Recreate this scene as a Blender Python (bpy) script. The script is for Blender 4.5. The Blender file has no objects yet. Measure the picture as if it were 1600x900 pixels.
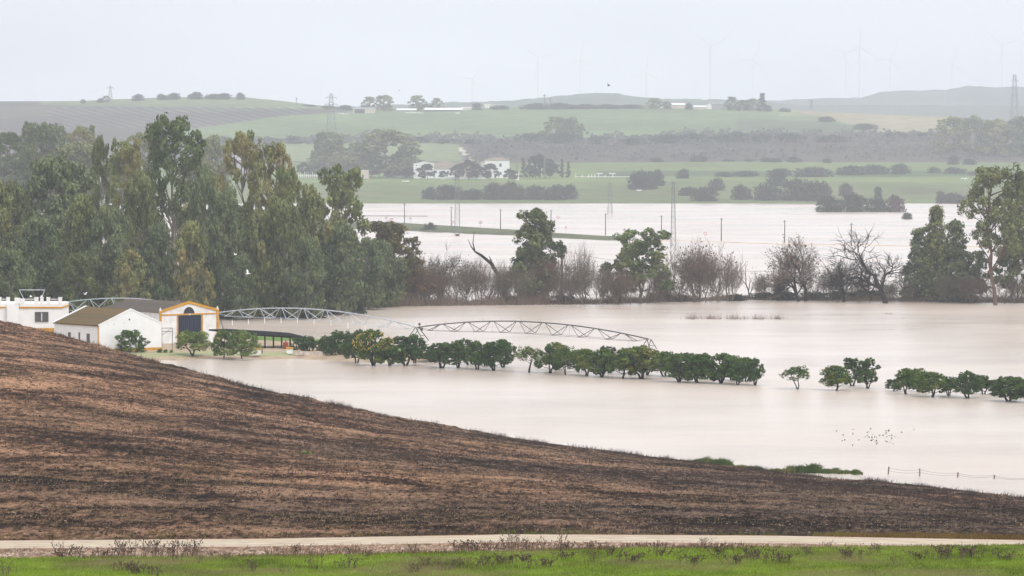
import bpy, math, random
import numpy as np
from math import radians as R, sin, cos, pi
from mathutils import Vector

SC = bpy.context.scene
COL = SC.collection
rnd = random.Random(7)

# ------------------------------------------------------------------ camera
F = 6000.0                      # focal length in pixels of the 1600 px wide photograph
CAMZ = 30.0
TH = math.atan(215.0 / F)
cam = bpy.data.cameras.new('camera'); camo = bpy.data.objects.new('camera', cam); COL.objects.link(camo)
cam.sensor_width = 36.0; cam.lens = F / 1600 * 36.0
cam.clip_start = 1.0; cam.clip_end = 40000.0
camo.location = (0, 0, CAMZ); camo.rotation_euler = (pi / 2 - TH, 0, 0)
SC.camera = camo

# ------------------------------------------------------------------ view
SC.view_settings.view_transform = 'Standard'; SC.view_settings.look = 'None'
SC.view_settings.gamma = 1.0; SC.view_settings.exposure = 0.22
SC.render.engine = 'CYCLES'
SC.cycles.use_denoising = True
SC.cycles.max_bounces = 6; SC.cycles.diffuse_bounces = 2; SC.cycles.glossy_bounces = 2
SC.cycles.volume_bounces = 1; SC.cycles.transmission_bounces = 2; SC.cycles.transparent_max_bounces = 4
SC.cycles.caustics_reflective = False; SC.cycles.caustics_refractive = False

# ------------------------------------------------------------------ sky (overcast) and sun
SUN_EL, SUN_AZ = R(50), R(140)      # azimuth clockwise from +Y: behind and right of the camera
W = bpy.data.worlds.new('World'); SC.world = W; W.use_nodes = True
nt = W.node_tree; nt.nodes.clear()
out = nt.nodes.new('ShaderNodeOutputWorld'); bg = nt.nodes.new('ShaderNodeBackground')
sky = nt.nodes.new('ShaderNodeTexSky'); sky.sky_type = 'NISHITA'; sky.sun_disc = False
sky.sun_elevation = SUN_EL; sky.sun_rotation = SUN_AZ; sky.dust_density = 4.0; sky.air_density = 1.0
tc = nt.nodes.new('ShaderNodeTexCoord'); sp = nt.nodes.new('ShaderNodeSeparateXYZ')
nt.links.new(tc.outputs['Generated'], sp.inputs[0])
cl = nt.nodes.new('ShaderNodeMath'); cl.operation = 'MAXIMUM'; cl.inputs[1].default_value = 0.0
nt.links.new(sp.outputs['Z'], cl.inputs[0])
ma = nt.nodes.new('ShaderNodeMath'); ma.operation = 'MULTIPLY_ADD'          # overcast sky: brighter towards the zenith
ma.inputs[1].default_value = 1.0; ma.inputs[2].default_value = 1.0
nt.links.new(cl.outputs[0], ma.inputs[0])
OVERCAST = (7.7, 8.05, 8.8)
cn = nt.nodes.new('ShaderNodeTexNoise'); cn.inputs['Scale'].default_value = 5.0; cn.inputs['Detail'].default_value = 4.0
cmap = nt.nodes.new('ShaderNodeMapping'); cmap.inputs['Scale'].default_value = (1, 1, 3.5); nt.links.new(tc.outputs['Generated'], cmap.inputs[0]); nt.links.new(cmap.outputs[0], cn.inputs['Vector'])
cr_ = nt.nodes.new('ShaderNodeMapRange'); cr_.inputs[1].default_value = 0.3; cr_.inputs[2].default_value = 0.7; cr_.inputs[3].default_value = 0.80; cr_.inputs[4].default_value = 1.12
nt.links.new(cn.outputs[0], cr_.inputs[0]); cm_ = nt.nodes.new('ShaderNodeMath'); cm_.operation = 'MULTIPLY'; nt.links.new(ma.outputs[0], cm_.inputs[0]); nt.links.new(cr_.outputs[0], cm_.inputs[1])
vm = nt.nodes.new('ShaderNodeVectorMath'); vm.operation = 'SCALE'; vm.inputs[0].default_value = OVERCAST
nt.links.new(cm_.outputs[0], vm.inputs['Scale'])
mx = nt.nodes.new('ShaderNodeMix'); mx.data_type = 'RGBA'; mx.inputs[0].default_value = 0.9
nt.links.new(sky.outputs[0], mx.inputs[6]); nt.links.new(vm.outputs[0], mx.inputs[7])
nt.links.new(mx.outputs[2], bg.inputs[0]); bg.inputs[1].default_value = 0.1
nt.links.new(bg.outputs[0], out.inputs[0])
sl = bpy.data.lights.new('sun', 'SUN'); slo = bpy.data.objects.new('sun', sl); COL.objects.link(slo)
sl.energy = 1.5; sl.angle = R(14); sl.color = (1.0, 0.96, 0.9)
sd = Vector((sin(SUN_AZ) * cos(SUN_EL), cos(SUN_AZ) * cos(SUN_EL), sin(SUN_EL)))
slo.rotation_euler = sd.to_track_quat('Z', 'Y').to_euler(); slo.location = (0, 0, 200)

HAZE_DENSITY = 0.000152

# ------------------------------------------------------------------ coordinates
cT, sT = cos(TH), sin(TH)
def at(px, py, D):
    """point seen at photo pixel (px,py) whose forward distance is D metres"""
    u = 450.0 - py
    vy = cT * F + sT * u; vz = -sT * F + cT * u
    k = D / vy
    return Vector(((px - 800.0) * k, D, CAMZ + vz * k))
def dist(py, z=0.0):
    u = 450.0 - py
    vy = cT * F + sT * u; vz = -sT * F + cT * u
    return (z - CAMZ) / vz * vy
def gnd(px, py, z=0.0):
    return at(px, py, dist(py, z))
def zpx(px, py, D): return at(px, py, D).z

# ------------------------------------------------------------------ noise
def _h(ix, iy, s):
    n = (ix * 374761393 + iy * 668265263 + s * 982451653) & 0xFFFFFFFF
    n = ((n ^ (n >> 13)) * 1274126177) & 0xFFFFFFFF
    return ((n ^ (n >> 16)) & 0xFFFF) / 65535.0
def vnoise(x, y, s=0):
    x = np.asarray(x, float); y = np.asarray(y, float)
    ix = np.floor(x).astype(np.int64); iy = np.floor(y).astype(np.int64)
    fx = x - ix; fy = y - iy
    fx = fx * fx * (3 - 2 * fx); fy = fy * fy * (3 - 2 * fy)
    a = _h(ix, iy, s); b = _h(ix + 1, iy, s); c = _h(ix, iy + 1, s); d = _h(ix + 1, iy + 1, s)
    return (a + (b - a) * fx) * (1 - fy) + (c + (d - c) * fx) * fy
def fbm(x, y, s=0, o=4):
    t = 0; a = 0.5
    for k in range(o):
        t = t + a * vnoise(x * 2 ** k, y * 2 ** k, s + k); a *= 0.5
    return t

# ------------------------------------------------------------------ materials
MATS = {}
def newmat(name):
    m = bpy.data.materials.new(name); m.use_nodes = True
    n = m.node_tree; n.nodes.clear()
    o = n.nodes.new('ShaderNodeOutputMaterial')
    return m, n, o
def principled(n, rough=0.8, spec=0.3):
    b = n.nodes.new('ShaderNodeBsdfPrincipled'); b.inputs['Roughness'].default_value = rough
    b.inputs['Specular IOR Level'].default_value = spec if rough < 0.8 else 0.04
    return b
def noise_node(n, scale, detail=4, coord='Object', rough=0.55, vec=None, stretch=None):
    t = n.nodes.new('ShaderNodeTexNoise'); t.inputs['Scale'].default_value = scale
    t.inputs['Detail'].default_value = detail; t.inputs['Roughness'].default_value = rough
    if coord == 'World':
        g = n.nodes.new('ShaderNodeNewGeometry'); src = g.outputs['Position']
    else:
        c = n.nodes.new('ShaderNodeTexCoord'); src = c.outputs['Object']
    if stretch:
        mp = n.nodes.new('ShaderNodeMapping'); mp.inputs['Scale'].default_value = stretch[:3]
        if len(stretch) > 3: mp.inputs['Rotation'].default_value = (0, 0, stretch[3])
        n.links.new(src, mp.inputs[0]); src = mp.outputs[0]
    n.links.new(src, t.inputs['Vector'])
    return t
def ramp(n, src, stops):
    r = n.nodes.new('ShaderNodeValToRGB'); e = r.color_ramp.elements
    while len(e) > 1: e.remove(e[-1])
    e[0].position = stops[0][0]; e[0].color = (*stops[0][1], 1)
    for p, c in stops[1:]:
        k = e.new(p); k.color = (*c, 1)
    n.links.new(src, r.inputs[0]); return r
def mixc(n, fac, a, b, mode='MIX'):
    m = n.nodes.new('ShaderNodeMix'); m.data_type = 'RGBA'; m.blend_type = mode
    for i, v in ((0, fac), (6, a), (7, b)):
        if hasattr(v, 'is_linked') or hasattr(v, 'links'): n.links.new(v, m.inputs[i])
        elif i == 0: m.inputs[0].default_value = v
        else: m.inputs[i].default_value = (*v, 1)
    return m.outputs[2]
def bump(n, b, h, strength=0.5, dist_=0.05):
    k = n.nodes.new('ShaderNodeBump'); k.inputs['Strength'].default_value = strength
    k.inputs['Distance'].default_value = dist_
    n.links.new(h, k.inputs['Height']); n.links.new(k.outputs[0], b.inputs['Normal'])
def plain(name, c, rough=0.8, var=0.25, scale=2.0, metal=0.0, coord='Object', stretch=None, bmp=0.0, c2=None):
    if name in MATS: return MATS[name]
    m, n, o = newmat(name); b = principled(n, rough)
    b.inputs['Metallic'].default_value = metal
    t = noise_node(n, scale, 5, coord, stretch=stretch)
    d = c2 or tuple(x * (1 - var) for x in c)
    r = ramp(n, t.outputs[0], [(0.32, d), (0.62, c)])
    n.links.new(r.outputs[0], b.inputs['Base Color'])
    if bmp: bump(n, b, t.outputs[0], bmp, 0.05)
    n.links.new(b.outputs[0], o.inputs[0]); MATS[name] = m; return m
def leafmat(name, c1, c2, c3=None, trans=0.15, nscale=0.35, tip=None):
    """c1 dark, c2 light, c3 odd clumps; varies per leaf, per clump and per tree"""
    if name in MATS: return MATS[name]
    m, n, o = newmat(name)
    g = n.nodes.new('ShaderNodeNewGeometry')
    t = noise_node(n, nscale, 3)
    ad = n.nodes.new('ShaderNodeMath'); ad.operation = 'MULTIPLY_ADD'; ad.inputs[1].default_value = 0.35
    n.links.new(g.outputs['Random Per Island'], ad.inputs[0]); n.links.new(t.outputs[0], ad.inputs[2])
    r = ramp(n, ad.outputs[0], [(0.42, c1), (0.84, c2)])
    colr = r.outputs[0]
    if c3:
        t2 = noise_node(n, nscale * 0.55, 2); 
        oi0 = n.nodes.new('ShaderNodeObjectInfo')
        a2 = n.nodes.new('ShaderNodeMath'); a2.operation = 'MULTIPLY_ADD'; a2.inputs[1].default_value = 0.22
        n.links.new(oi0.outputs['Random'], a2.inputs[0]); n.links.new(t2.outputs[0], a2.inputs[2])
        r2 = ramp(n, a2.outputs[0], [(0.62, (0, 0, 0)), (0.84, (1, 1, 1))])
        colr = mixc(n, r2.outputs[0], colr, c3)
    oi = n.nodes.new('ShaderNodeObjectInfo')
    hs = n.nodes.new('ShaderNodeHueSaturation')
    mr = n.nodes.new('ShaderNodeMapRange'); mr.inputs[3].default_value = 0.72; mr.inputs[4].default_value = 1.25
    n.links.new(oi.outputs['Random'], mr.inputs[0]); n.links.new(mr.outputs[0], hs.inputs['Value'])
    mr2 = n.nodes.new('ShaderNodeMapRange'); mr2.inputs[3].default_value = 0.515; mr2.inputs[4].default_value = 0.485
    n.links.new(oi.outputs['Random'], mr2.inputs[0]); n.links.new(mr2.outputs[0], hs.inputs['Hue'])
    n.links.new(colr, hs.inputs['Color'])
    b = principled(n, 0.7, 0.08); n.links.new(hs.outputs[0], b.inputs['Base Color'])
    tr = n.nodes.new('ShaderNodeBsdfTranslucent'); n.links.new(hs.outputs[0], tr.inputs[0])
    mxs = n.nodes.new('ShaderNodeMixShader'); mxs.inputs[0].default_value = trans
    n.links.new(b.outputs[0], mxs.inputs[1]); n.links.new(tr.outputs[0], mxs.inputs[2])
    n.links.new(mxs.outputs[0], o.inputs[0]); MATS[name] = m; return m

# ------------------------------------------------------------------ mesh helpers
def npmesh(name, V, Q=None, T=None, mats=(), midx=None, smooth=False):
    """mesh from numpy arrays: V (n,3), Q quads (m,4), T triangles (k,3)"""
    V = np.asarray(V, np.float32)
    parts = []; sizes = []
    if Q is not None and len(Q): parts.append(np.asarray(Q, np.int32).ravel()); sizes += [4] * len(Q)
    if T is not None and len(T): parts.append(np.asarray(T, np.int32).ravel()); sizes += [3] * len(T)
    loops = np.concatenate(parts); sizes = np.array(sizes, np.int32)
    me = bpy.data.meshes.new(name)
    me.vertices.add(len(V)); me.vertices.foreach_set('co', V.ravel())
    me.loops.add(len(loops)); me.loops.foreach_set('vertex_index', loops)
    me.polygons.add(len(sizes))
    me.polygons.foreach_set('loop_start', np.concatenate(([0], np.cumsum(sizes)[:-1])).astype(np.int32))
    for m in mats: me.materials.append(m)
    if midx is not None: me.polygons.foreach_set('material_index', np.asarray(midx, np.int32))
    if smooth: me.polygons.foreach_set('use_smooth', np.ones(len(sizes), bool))
    me.update(calc_edges=True)
    return me
class MB:
    """collects simple shapes into one mesh"""
    def __init__(s): s.v = []; s.f = []
    def add(s, vs, fs):
        k = len(s.v); s.v += [tuple(v) for v in vs]; s.f += [tuple(i + k for i in f) for f in fs]; return s
    def box(s, x0, x1, y0, y1, z0, z1):
        return s.add([(x0, y0, z0), (x1, y0, z0), (x1, y1, z0), (x0, y1, z0), (x0, y0, z1), (x1, y0, z1), (x1, y1, z1), (x0, y1, z1)],
                     [(0, 3, 2, 1), (4, 5, 6, 7), (0, 1, 5, 4), (1, 2, 6, 5), (2, 3, 7, 6), (3, 0, 4, 7)])
    def prism(s, poly, axis, a, b):
        """poly of 2-D points extruded along axis ('x','y' or 'z') from a to b"""
        n = len(poly)
        def P(p, t): return {'x': (t, p[0], p[1]), 'y': (p[0], t, p[1]), 'z': (p[0], p[1], t)}[axis]
        vs = [P(p, a) for p in poly] + [P(p, b) for p in poly]
        fs = [tuple(range(n))[::-1], tuple(range(n, 2 * n))] + [(i, (i + 1) % n, n + (i + 1) % n, n + i) for i in range(n)]
        return s.add(vs, fs)
    def tube(s, pts, rad, n=5, cap=True):
        pts = [Vector(p) for p in pts]
        if not hasattr(rad, '__len__'): rad = [rad] * len(pts)
        rings = []
        for i, p in enumerate(pts):
            d = (pts[min(i + 1, len(pts) - 1)] - pts[max(i - 1, 0)]).normalized()
            a = d.cross(Vector((0.3, 0.9, 0.1)) if abs(d.z) > 0.8 else Vector((0, 0, 1))).normalized(); b = d.cross(a)
            rings.append([p + (a * cos(2 * pi * k / n) + b * sin(2 * pi * k / n)) * rad[i] for k in range(n)])
        vs = [v for r_ in rings for v in r_]; fs = []
        for i in range(len(pts) - 1):
            for k in range(n):
                fs.append((i * n + k, i * n + (k + 1) % n, (i + 1) * n + (k + 1) % n, (i + 1) * n + k))
        if cap: fs += [tuple(range(n))[::-1], tuple(range((len(pts) - 1) * n, len(pts) * n))]
        return s.add(vs, fs)
    def mesh(s, name, mat=None, smooth=False):
        me = bpy.data.meshes.new(name); me.from_pydata(s.v, [], s.f)
        if mat: me.materials.append(mat)
        if smooth: me.polygons.foreach_set('use_smooth', np.ones(len(s.f), bool))
        me.update(); return me
    def obj(s, name, mat, parent=None, smooth=False):
        return put(name, s.mesh(name, mat, smooth), parent)
def put(name, me, parent=None, loc=None):
    o = bpy.data.objects.new(name, me); COL.objects.link(o)
    if parent: o.parent = parent
    if loc is not None: o.location = loc
    return o
def tag(o, label, cat, group=None):
    o['label'] = label; o['category'] = cat
    if group: o['group'] = group
    return o
def struct(o): o['kind'] = 'structure'; return o
def stuff(o): o['kind'] = 'stuff'; return o
def thing(name, label, cat, loc=(0, 0, 0), rz=0.0, group=None, scale=None):
    o = bpy.data.objects.new(name, None); COL.objects.link(o); o.empty_display_size = 0.3
    o.location = loc; o.rotation_euler = (0, 0, rz)
    if scale: o.scale = scale
    return tag(o, label, cat, group)

# ------------------------------------------------------------------ the near hillside
PX = [-3200, -600, -200, 0, 100, 250, 400, 600, 800, 1000, 1200, 1400, 1600, 1900, 4600]
CREST_Y = [380, 405, 452, 500, 524, 566, 607, 648, 686, 714, 736, 758, 782, 815, 900]
CREST_Z = [16, 15, 12.5, 10.2, 9.2, 7.6, 6, 4, 2.3, 1.2, 0.5, 0.3, 0.25, 0.2, 0.1]
RT_Y = np.interp
def crest(px):
    y = np.interp(px, PX, CREST_Y); z = np.interp(px, PX, CREST_Z)
    D = (CAMZ - z) * F / (y - 235.0)
    return z, D
def y_roadtop(px): return np.interp(px, [-3200, 0, 400, 800, 1200, 1600, 4600], [870, 846, 843, 836, 838, 845, 880])
def zroad(px, D=189.0): return CAMZ - (y_roadtop(px) - 235) * D / F
DR0, DR1 = 185.2, 189.0                 # the dirt road's two edges
def near_z(px, D):
    px = np.asarray(px, float); D = np.asarray(D, float)
    zc, Dc = crest(px); zr = zroad(px)
    t = np.clip((D - DR1) / (Dc - DR1), 0, 1)
    zf = zr + (zc - zr) * t ** 1.1
    zb = zc - 0.15 * (D - Dc)
    z = np.where(D > Dc, zb, zf)
    # verge and grass in front of the road
    gy = np.interp(px, [-3200, 0, 500, 1000, 1600, 4600], [890, 873, 868, 857, 853, 880])
    zg = CAMZ - (gy - 235) * 180.5 / F - 0.02
    v = np.clip((DR0 - D) / (DR0 - 180.5), 0, 1)
    zv = zr - 0.05 + (zg - zr) * v - 0.25 * np.sin(pi * v)
    z = np.where(D < DR0, zv, z)
    zn = zg + (np.clip(180.5 - D, 0, None)) * 0.004
    z = np.where(D < 180.5, zn, z)
    up = np.clip((150 - D) / 150, 0, 1)
    z = z + np.where(D < 150, (28.2 - 11) * up ** 1.6 + 0 * px, 0)
    return np.maximum(z, -1.4)
def rough_z(X, Y, px, D):
    """clods, furrows and tussocks"""
    a = np.clip((D - DR1 - 0.3) / 1.5, 0, 1)
    f = (fbm(X * 0.9, Y * 0.9, 3, 4) - 0.47) * 0.30 + (fbm(X * 0.12, Y * 0.12, 9, 3) - 0.45) * 0.5
    fur = 0.05 * np.sin((Y * 0.97 + X * 0.2) * 2.6 + 2 * vnoise(X * .1, Y * .1, 5))
    g = np.clip((180.5 - D) / 1.0, 0, 1) * (fbm(X * 0.7, Y * 0.7, 13, 3) - 0.45) * 0.22
    vg = np.clip((DR0 - D) / 0.6, 0, 1) * np.clip((D - 180.3) / 0.8, 0, 1) * (fbm(X * 2.2, Y * 2.2, 17, 3) - 0.45) * 0.35
    rr = np.clip((D - DR0) / .5, 0, 1) * np.clip((DR1 - D) / .5, 0, 1) * (fbm(X * 0.5, Y * 1.5, 21, 3) - 0.5) * 0.06
    return a * (f + fur) + g + vg + rr
def fan(pxs, Ds, zfun, rough=None):
    P, DD = np.meshgrid(pxs, Ds)
    X = (P - 800) / F * DD; Z = zfun(P, DD)
    if rough is not None: Z = Z + rough(X, DD, P, DD)
    V = np.stack([X, DD, Z], -1).reshape(-1, 3)
    n, m = P.shape; I = np.arange(n * m).reshape(n, m)
    Q = np.stack([I[:-1, :-1], I[:-1, 1:], I[1:, 1:], I[1:, :-1]], -1).reshape(-1, 4)
    return V, Q
def axis(step): return np.unique(np.concatenate([np.linspace(-3200, -300, 30), np.arange(-300, 1900, step), np.linspace(1900, 4600, 30)]))

# --- materials of the ground
def mat_field():
    m, n, o = newmat('bare_field_soil'); b = principled(n, 0.95, 0.1)
    a1 = noise_node(n, 0.12, 7, 'World', 0.74, stretch=(0.7, 1.1, 1, 0.2))
    ah = n.nodes.new('ShaderNodeMath'); ah.operation = 'MULTIPLY'; ah.inputs[1].default_value = 0.72; n.links.new(a1.outputs[0], ah.inputs[0])
    a2 = noise_node(n, 1.5, 7, 'World', 0.82, stretch=(1.5, .75, 1, .15))
    ad = n.nodes.new('ShaderNodeMath'); ad.operation = 'MULTIPLY_ADD'; ad.inputs[1].default_value = 0.7
    n.links.new(a2.outputs[0], ad.inputs[0]); n.links.new(ah.outputs[0], ad.inputs[2])
    ad0 = ad; ad = n.nodes.new('ShaderNodeMath'); ad.operation = 'MULTIPLY'; ad.inputs[1].default_value = 0.8; n.links.new(ad0.outputs[0], ad.inputs[0])
    r = ramp(n, ad.outputs[0], [(0.475, (0.008, 0.005, 0.0045)), (0.53, (0.040, 0.023, 0.018)), (0.568, (0.135, 0.080, 0.054)), (0.65, (0.40, 0.26, 0.172))])
    a3 = noise_node(n, 0.02, 3, 'World')
    # the upper left of the slope is drier and paler than the lower right
    g0 = n.nodes.new('ShaderNodeNewGeometry'); s0 = n.nodes.new('ShaderNodeSeparateXYZ'); n.links.new(g0.outputs['Position'], s0.inputs[0])
    m0 = n.nodes.new('ShaderNodeMapRange'); m0.inputs[1].default_value = 20; m0.inputs[2].default_value = -45; m0.inputs[3].default_value = -0.12; m0.inputs[4].default_value = 0.14
    n.links.new(s0.outputs['X'], m0.inputs[0]); a4 = n.nodes.new('ShaderNodeMath'); a4.operation = 'ADD'
    n.links.new(a3.outputs[0], a4.inputs[0]); n.links.new(m0.outputs[0], a4.inputs[1])
    r3 = ramp(n, a4.outputs[0], [(0.33, (0.55, 0.58, 0.66)), (0.67, (1.48, 1.30, 1.14))])
    c = mixc(n, 1.0, r.outputs[0], r3.outputs[0], 'MULTIPLY')
    vo = n.nodes.new('ShaderNodeTexVoronoi'); vo.inputs['Scale'].default_value = 1.6
    g = n.nodes.new('ShaderNodeNewGeometry'); n.links.new(g.outputs['Position'], vo.inputs['Vector'])
    rv = ramp(n, vo.outputs['Distance'], [(0.05, (0.35, 0.35, 0.35)), (0.12, (0, 0, 0))])
    c = mixc(n, rv.outputs[0], c, (0.42, 0.32, 0.25))
    n.links.new(c, b.inputs['Base Color'])
    bump(n, b, a2.outputs[0], 1.0, 0.5)
    n.links.new(b.outputs[0], o.inputs[0]); return m
def mat_grass(name, c1, c2, c3, sc=0.6):
    m, n, o = newmat(name); b = principled(n, 0.9, 0.15)
    a1 = noise_node(n, sc, 5, 'World', 0.65)
    r = ramp(n, a1.outputs[0], [(0.3, c1), (0.5, c2), (0.72, c3)])
    n.links.new(r.outputs[0], b.inputs['Base Color']); bump(n, b, a1.outputs[0], 0.6, 0.1)
    n.links.new(b.outputs[0], o.inputs[0]); return m
M_field = mat_field()
M_grass = mat_grass('green_grass_sward', (0.075, 0.08, 0.018), (0.125, 0.18, 0.02), (0.175, 0.26, 0.026), 0.3)
def mat_track():
    m, n, o = newmat('rutted_gravel_track'); b = principled(n, 0.95, 0.05)
    t = noise_node(n, 2.5, 6, 'World', 0.7, stretch=(0.3, 1.6, 1)); r = ramp(n, t.outputs[0], [(0.32, (0.37, 0.28, 0.205)), (0.6, (0.57, 0.475, 0.37))])
    g = n.nodes.new('ShaderNodeNewGeometry'); q = n.nodes.new('ShaderNodeSeparateXYZ'); n.links.new(g.outputs['Position'], q.inputs[0])
    w = noise_node(n, 0.15, 3, 'World'); a = n.nodes.new('ShaderNodeMath'); a.operation = 'MULTIPLY_ADD'; a.inputs[1].default_value = 0.9; n.links.new(w.outputs[0], a.inputs[0]); n.links.new(q.outputs['Y'], a.inputs[2])
    mr = n.nodes.new('ShaderNodeMapRange'); mr.inputs[1].default_value = DR0 + .45; mr.inputs[2].default_value = DR1 + .45; n.links.new(a.outputs[0], mr.inputs[0])
    rr = ramp(n, mr.outputs[0], [(0.0, (.72, .68, .62)), (0.12, (1, 1, 1)), (0.24, (.74, .72, .70)), (0.36, (1, 1, 1)), (0.5, (.8, .84, .72)), (0.62, (1, 1, 1)), (0.76, (.76, .74, .72)), (0.88, (1, 1, 1)), (1.0, (.7, .6, .5))])
    n.links.new(mixc(n, 1.0, r.outputs[0], rr.outputs[0], 'MULTIPLY'), b.inputs['Base Color']); bump(n, b, t.outputs[0], 0.6, 0.05)
    n.links.new(b.outputs[0], o.inputs[0]); return m
M_road = mat_track()
M_verge = plain('stony_verge', (0.31, 0.205, 0.14), 0.95, 0.5, 2.4, coord='World', bmp=1.0, c2=(0.11, 0.062, 0.042))

V, Q = fan(axis(6), np.concatenate([np.linspace(3, 150, 40), np.linspace(152, 180.5, 60)]), near_z, rough_z)
grass_slope = struct(put('grass_slope', npmesh('grass_slope', V, Q, mats=[M_grass], smooth=True)))
V, Q = fan(axis(3.5), np.linspace(180.5, DR0, 16), near_z, rough_z)
verge = struct(put('road_verge', npmesh('road_verge', V, Q, mats=[M_verge], smooth=False)))
V, Q = fan(axis(6), np.linspace(DR0, DR1, 10), near_z, rough_z)
road = struct(put('dirt_road', npmesh('dirt_road', V, Q, mats=[M_road], smooth=True)))
# field: rows follow the slope up to the crest, then down below the water
pxs = axis(3.2); zc_, Dc_ = crest(pxs)
tt = np.concatenate([np.linspace(0, 1, 300), 1 + np.array([0.02, 0.05, 0.1, 0.2, 0.35, 0.6])])
P_, T_ = np.meshgrid(pxs, tt); DD_ = DR1 + (Dc_[None, :] - DR1) * T_
X_ = (P_ - 800) / F * DD_; Z_ = near_z(P_, DD_) + rough_z(X_, DD_, P_, DD_)
I = np.arange(P_.size).reshape(P_.shape)
Q = np.stack([I[:-1, :-1], I[:-1, 1:], I[1:, 1:], I[1:, :-1]], -1).reshape(-1, 4)
field = struct(put('bare_field', npmesh('bare_field', np.stack([X_, DD_, Z_], -1).reshape(-1, 3), Q, mats=[M_field], smooth=False)))

# ------------------------------------------------------------------ the flood water
def mat_water():
    m, n, o = newmat('muddy_flood_water'); b = principled(n, 0.22, 0.5)
    b.inputs['IOR'].default_value = 1.333
    a = noise_node(n, 0.02, 4, 'World', stretch=(1, 0.5, 1))
    r = ramp(n, a.outputs[0], [(0.3, (0.53, 0.425, 0.34)), (0.7, (0.62, 0.525, 0.445))])
    n.links.new(r.outputs[0], b.inputs['Base Color'])
    a2 = noise_node(n, 0.02, 6, 'World', 0.65, stretch=(0.5, 0.8, 1))
    mr = n.nodes.new('ShaderNodeMapRange'); mr.inputs[1].default_value = 0.4; mr.inputs[2].default_value = 0.6
    mr.inputs[3].default_value = 0.15; mr.inputs[4].default_value = 0.27
    n.links.new(a2.outputs[0], mr.inputs[0]); n.links.new(mr.outputs[0], b.inputs['Roughness'])
    w = noise_node(n, 0.8, 5, 'World', 0.7, stretch=(0.6, 1.5, 1))
    bump(n, b, w.outputs[0], 0.7, 0.2)
    n.links.new(b.outputs[0], o.inputs[0]); return m
M_water = mat_water()
V, Q = fan(np.array([0, 1]), np.array([0, 1]), lambda p, d: 0 * p)
water = struct(put('flood_water', npmesh('flood_water', [(-5900, 120, 0), (5900, 120, 0), (5900, 8900, 0), (-5900, 8900, 0)], [(0, 1, 2, 3)], mats=[M_water])))

# ------------------------------------------------------------------ the far shore and hills
RX = [-4000, -400, 0, 130, 200, 260, 320, 380, 440, 500, 560, 700, 800, 900, 1000, 1100, 1215, 1300, 1480, 1600, 2000, 5600]
RY = [150, 155, 158, 158, 155, 152, 151, 152, 158, 165, 170, 169, 167, 167, 166, 168, 171, 176, 182, 192, 200, 190]
def ridge_y(px): return np.interp(px, RX, RY)
def Dfar(px, y):
    """forward distance of the far land where it is seen at (px, y)"""
    px = np.asarray(px, float); y = np.asarray(y, float)
    base = np.interp(-y, [-330, -318, -300, -282, -268, -255, -215], [2060, 2170, 2330, 2500, 2680, 2900, 3250])
    ry = ridge_y(px)
    up = 3250 + (215 - y) / (215 - ry) * 650
    return np.where(y < 215, up, base)
def far(px, y):
    return at(px, y, float(Dfar(px, y)))
cols = np.unique(np.concatenate([np.linspace(-4000, -200, 60), np.arange(-200, 1801, 5), np.linspace(1800, 5600, 60)]))
ss = np.concatenate([np.linspace(330, 215, 100), ])
P_, S_ = np.meshgrid(cols, ss)
Y1 = S_.copy()
k = np.linspace(0, 1, 70)[1:]
P2, K2 = np.meshgrid(cols, k); Y2 = 215 + (ridge_y(P2) - 215) * K2
P_ = np.concatenate([P_, P2]); YY = np.concatenate([Y1, Y2]); DD = Dfar(P_, YY)
u = 450 - YY; vy = cT * F + sT * u; vz = -sT * F + cT * u
X = (P_ - 800) * DD / vy; Z = CAMZ + vz * DD / vy
Z = Z + np.clip((318 - YY) / 20, 0, 1) * (fbm(X * 0.01, DD * 0.01, 31, 3) - 0.45) * 2.0
# back of the ridge
Xb = []; 
for dd, dz in ((4050, -10), (4400, -40), (5200, -70)):
    X = np.concatenate([X, X[168:169] * dd / 3900.0]); Z = np.concatenate([Z, np.maximum(Z[168:169] + dz, -1)])
    DD = np.concatenate([DD, np.full((1, len(cols)), dd)]); P_ = np.concatenate([P_, P_[:1]]); YY = np.concatenate([YY, YY[168:169]])
nr, nc = X.shape; I = np.arange(nr * nc).reshape(nr, nc)
Q = np.stack([I[:-1, :-1], I[:-1, 1:], I[1:, 1:], I[1:, :-1]], -1).reshape(-1, 4)
# crop colour of each field (albedo)
GREEN = np.array((0.125, 0.175, 0.07)); PALEG = np.array((0.18, 0.215, 0.10)); PLOUGH = np.array((0.085, 0.07, 0.062))
OLIVE = np.array((0.10, 0.095, 0.075)); TAN = np.array((0.27, 0.235, 0.14)); MEAD = np.array((0.12, 0.155, 0.055)); WOOD = np.array((0.045, 0.045, 0.045))
def ln(px, pts):
    xs = [p[0] for p in pts]; ys = [p[1] for p in pts]; return np.interp(px, xs, ys)
px, y = P_, YY
wob = (vnoise(px * 0.02, y * 0.05, 41) - 0.5) * 5
C = np.zeros(px.shape + (3,)); C[:] = MEAD
def paint(mask, col):
    C[mask] = col
paint(y > 309, np.array((0.11, 0.145, 0.05)))
paint((y < 309) & (y > 296), np.array((0.13, 0.15, 0.06)))
paint((y <= 284) & (y > 254), np.array((0.14, 0.19, 0.055)))
paint((y <= 276) & (y > 268) & (px > 930), np.array((0.07, 0.11, 0.04)))
paint((y <= 254 + wob * 0.2) & (y > 0), PLOUGH)
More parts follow.
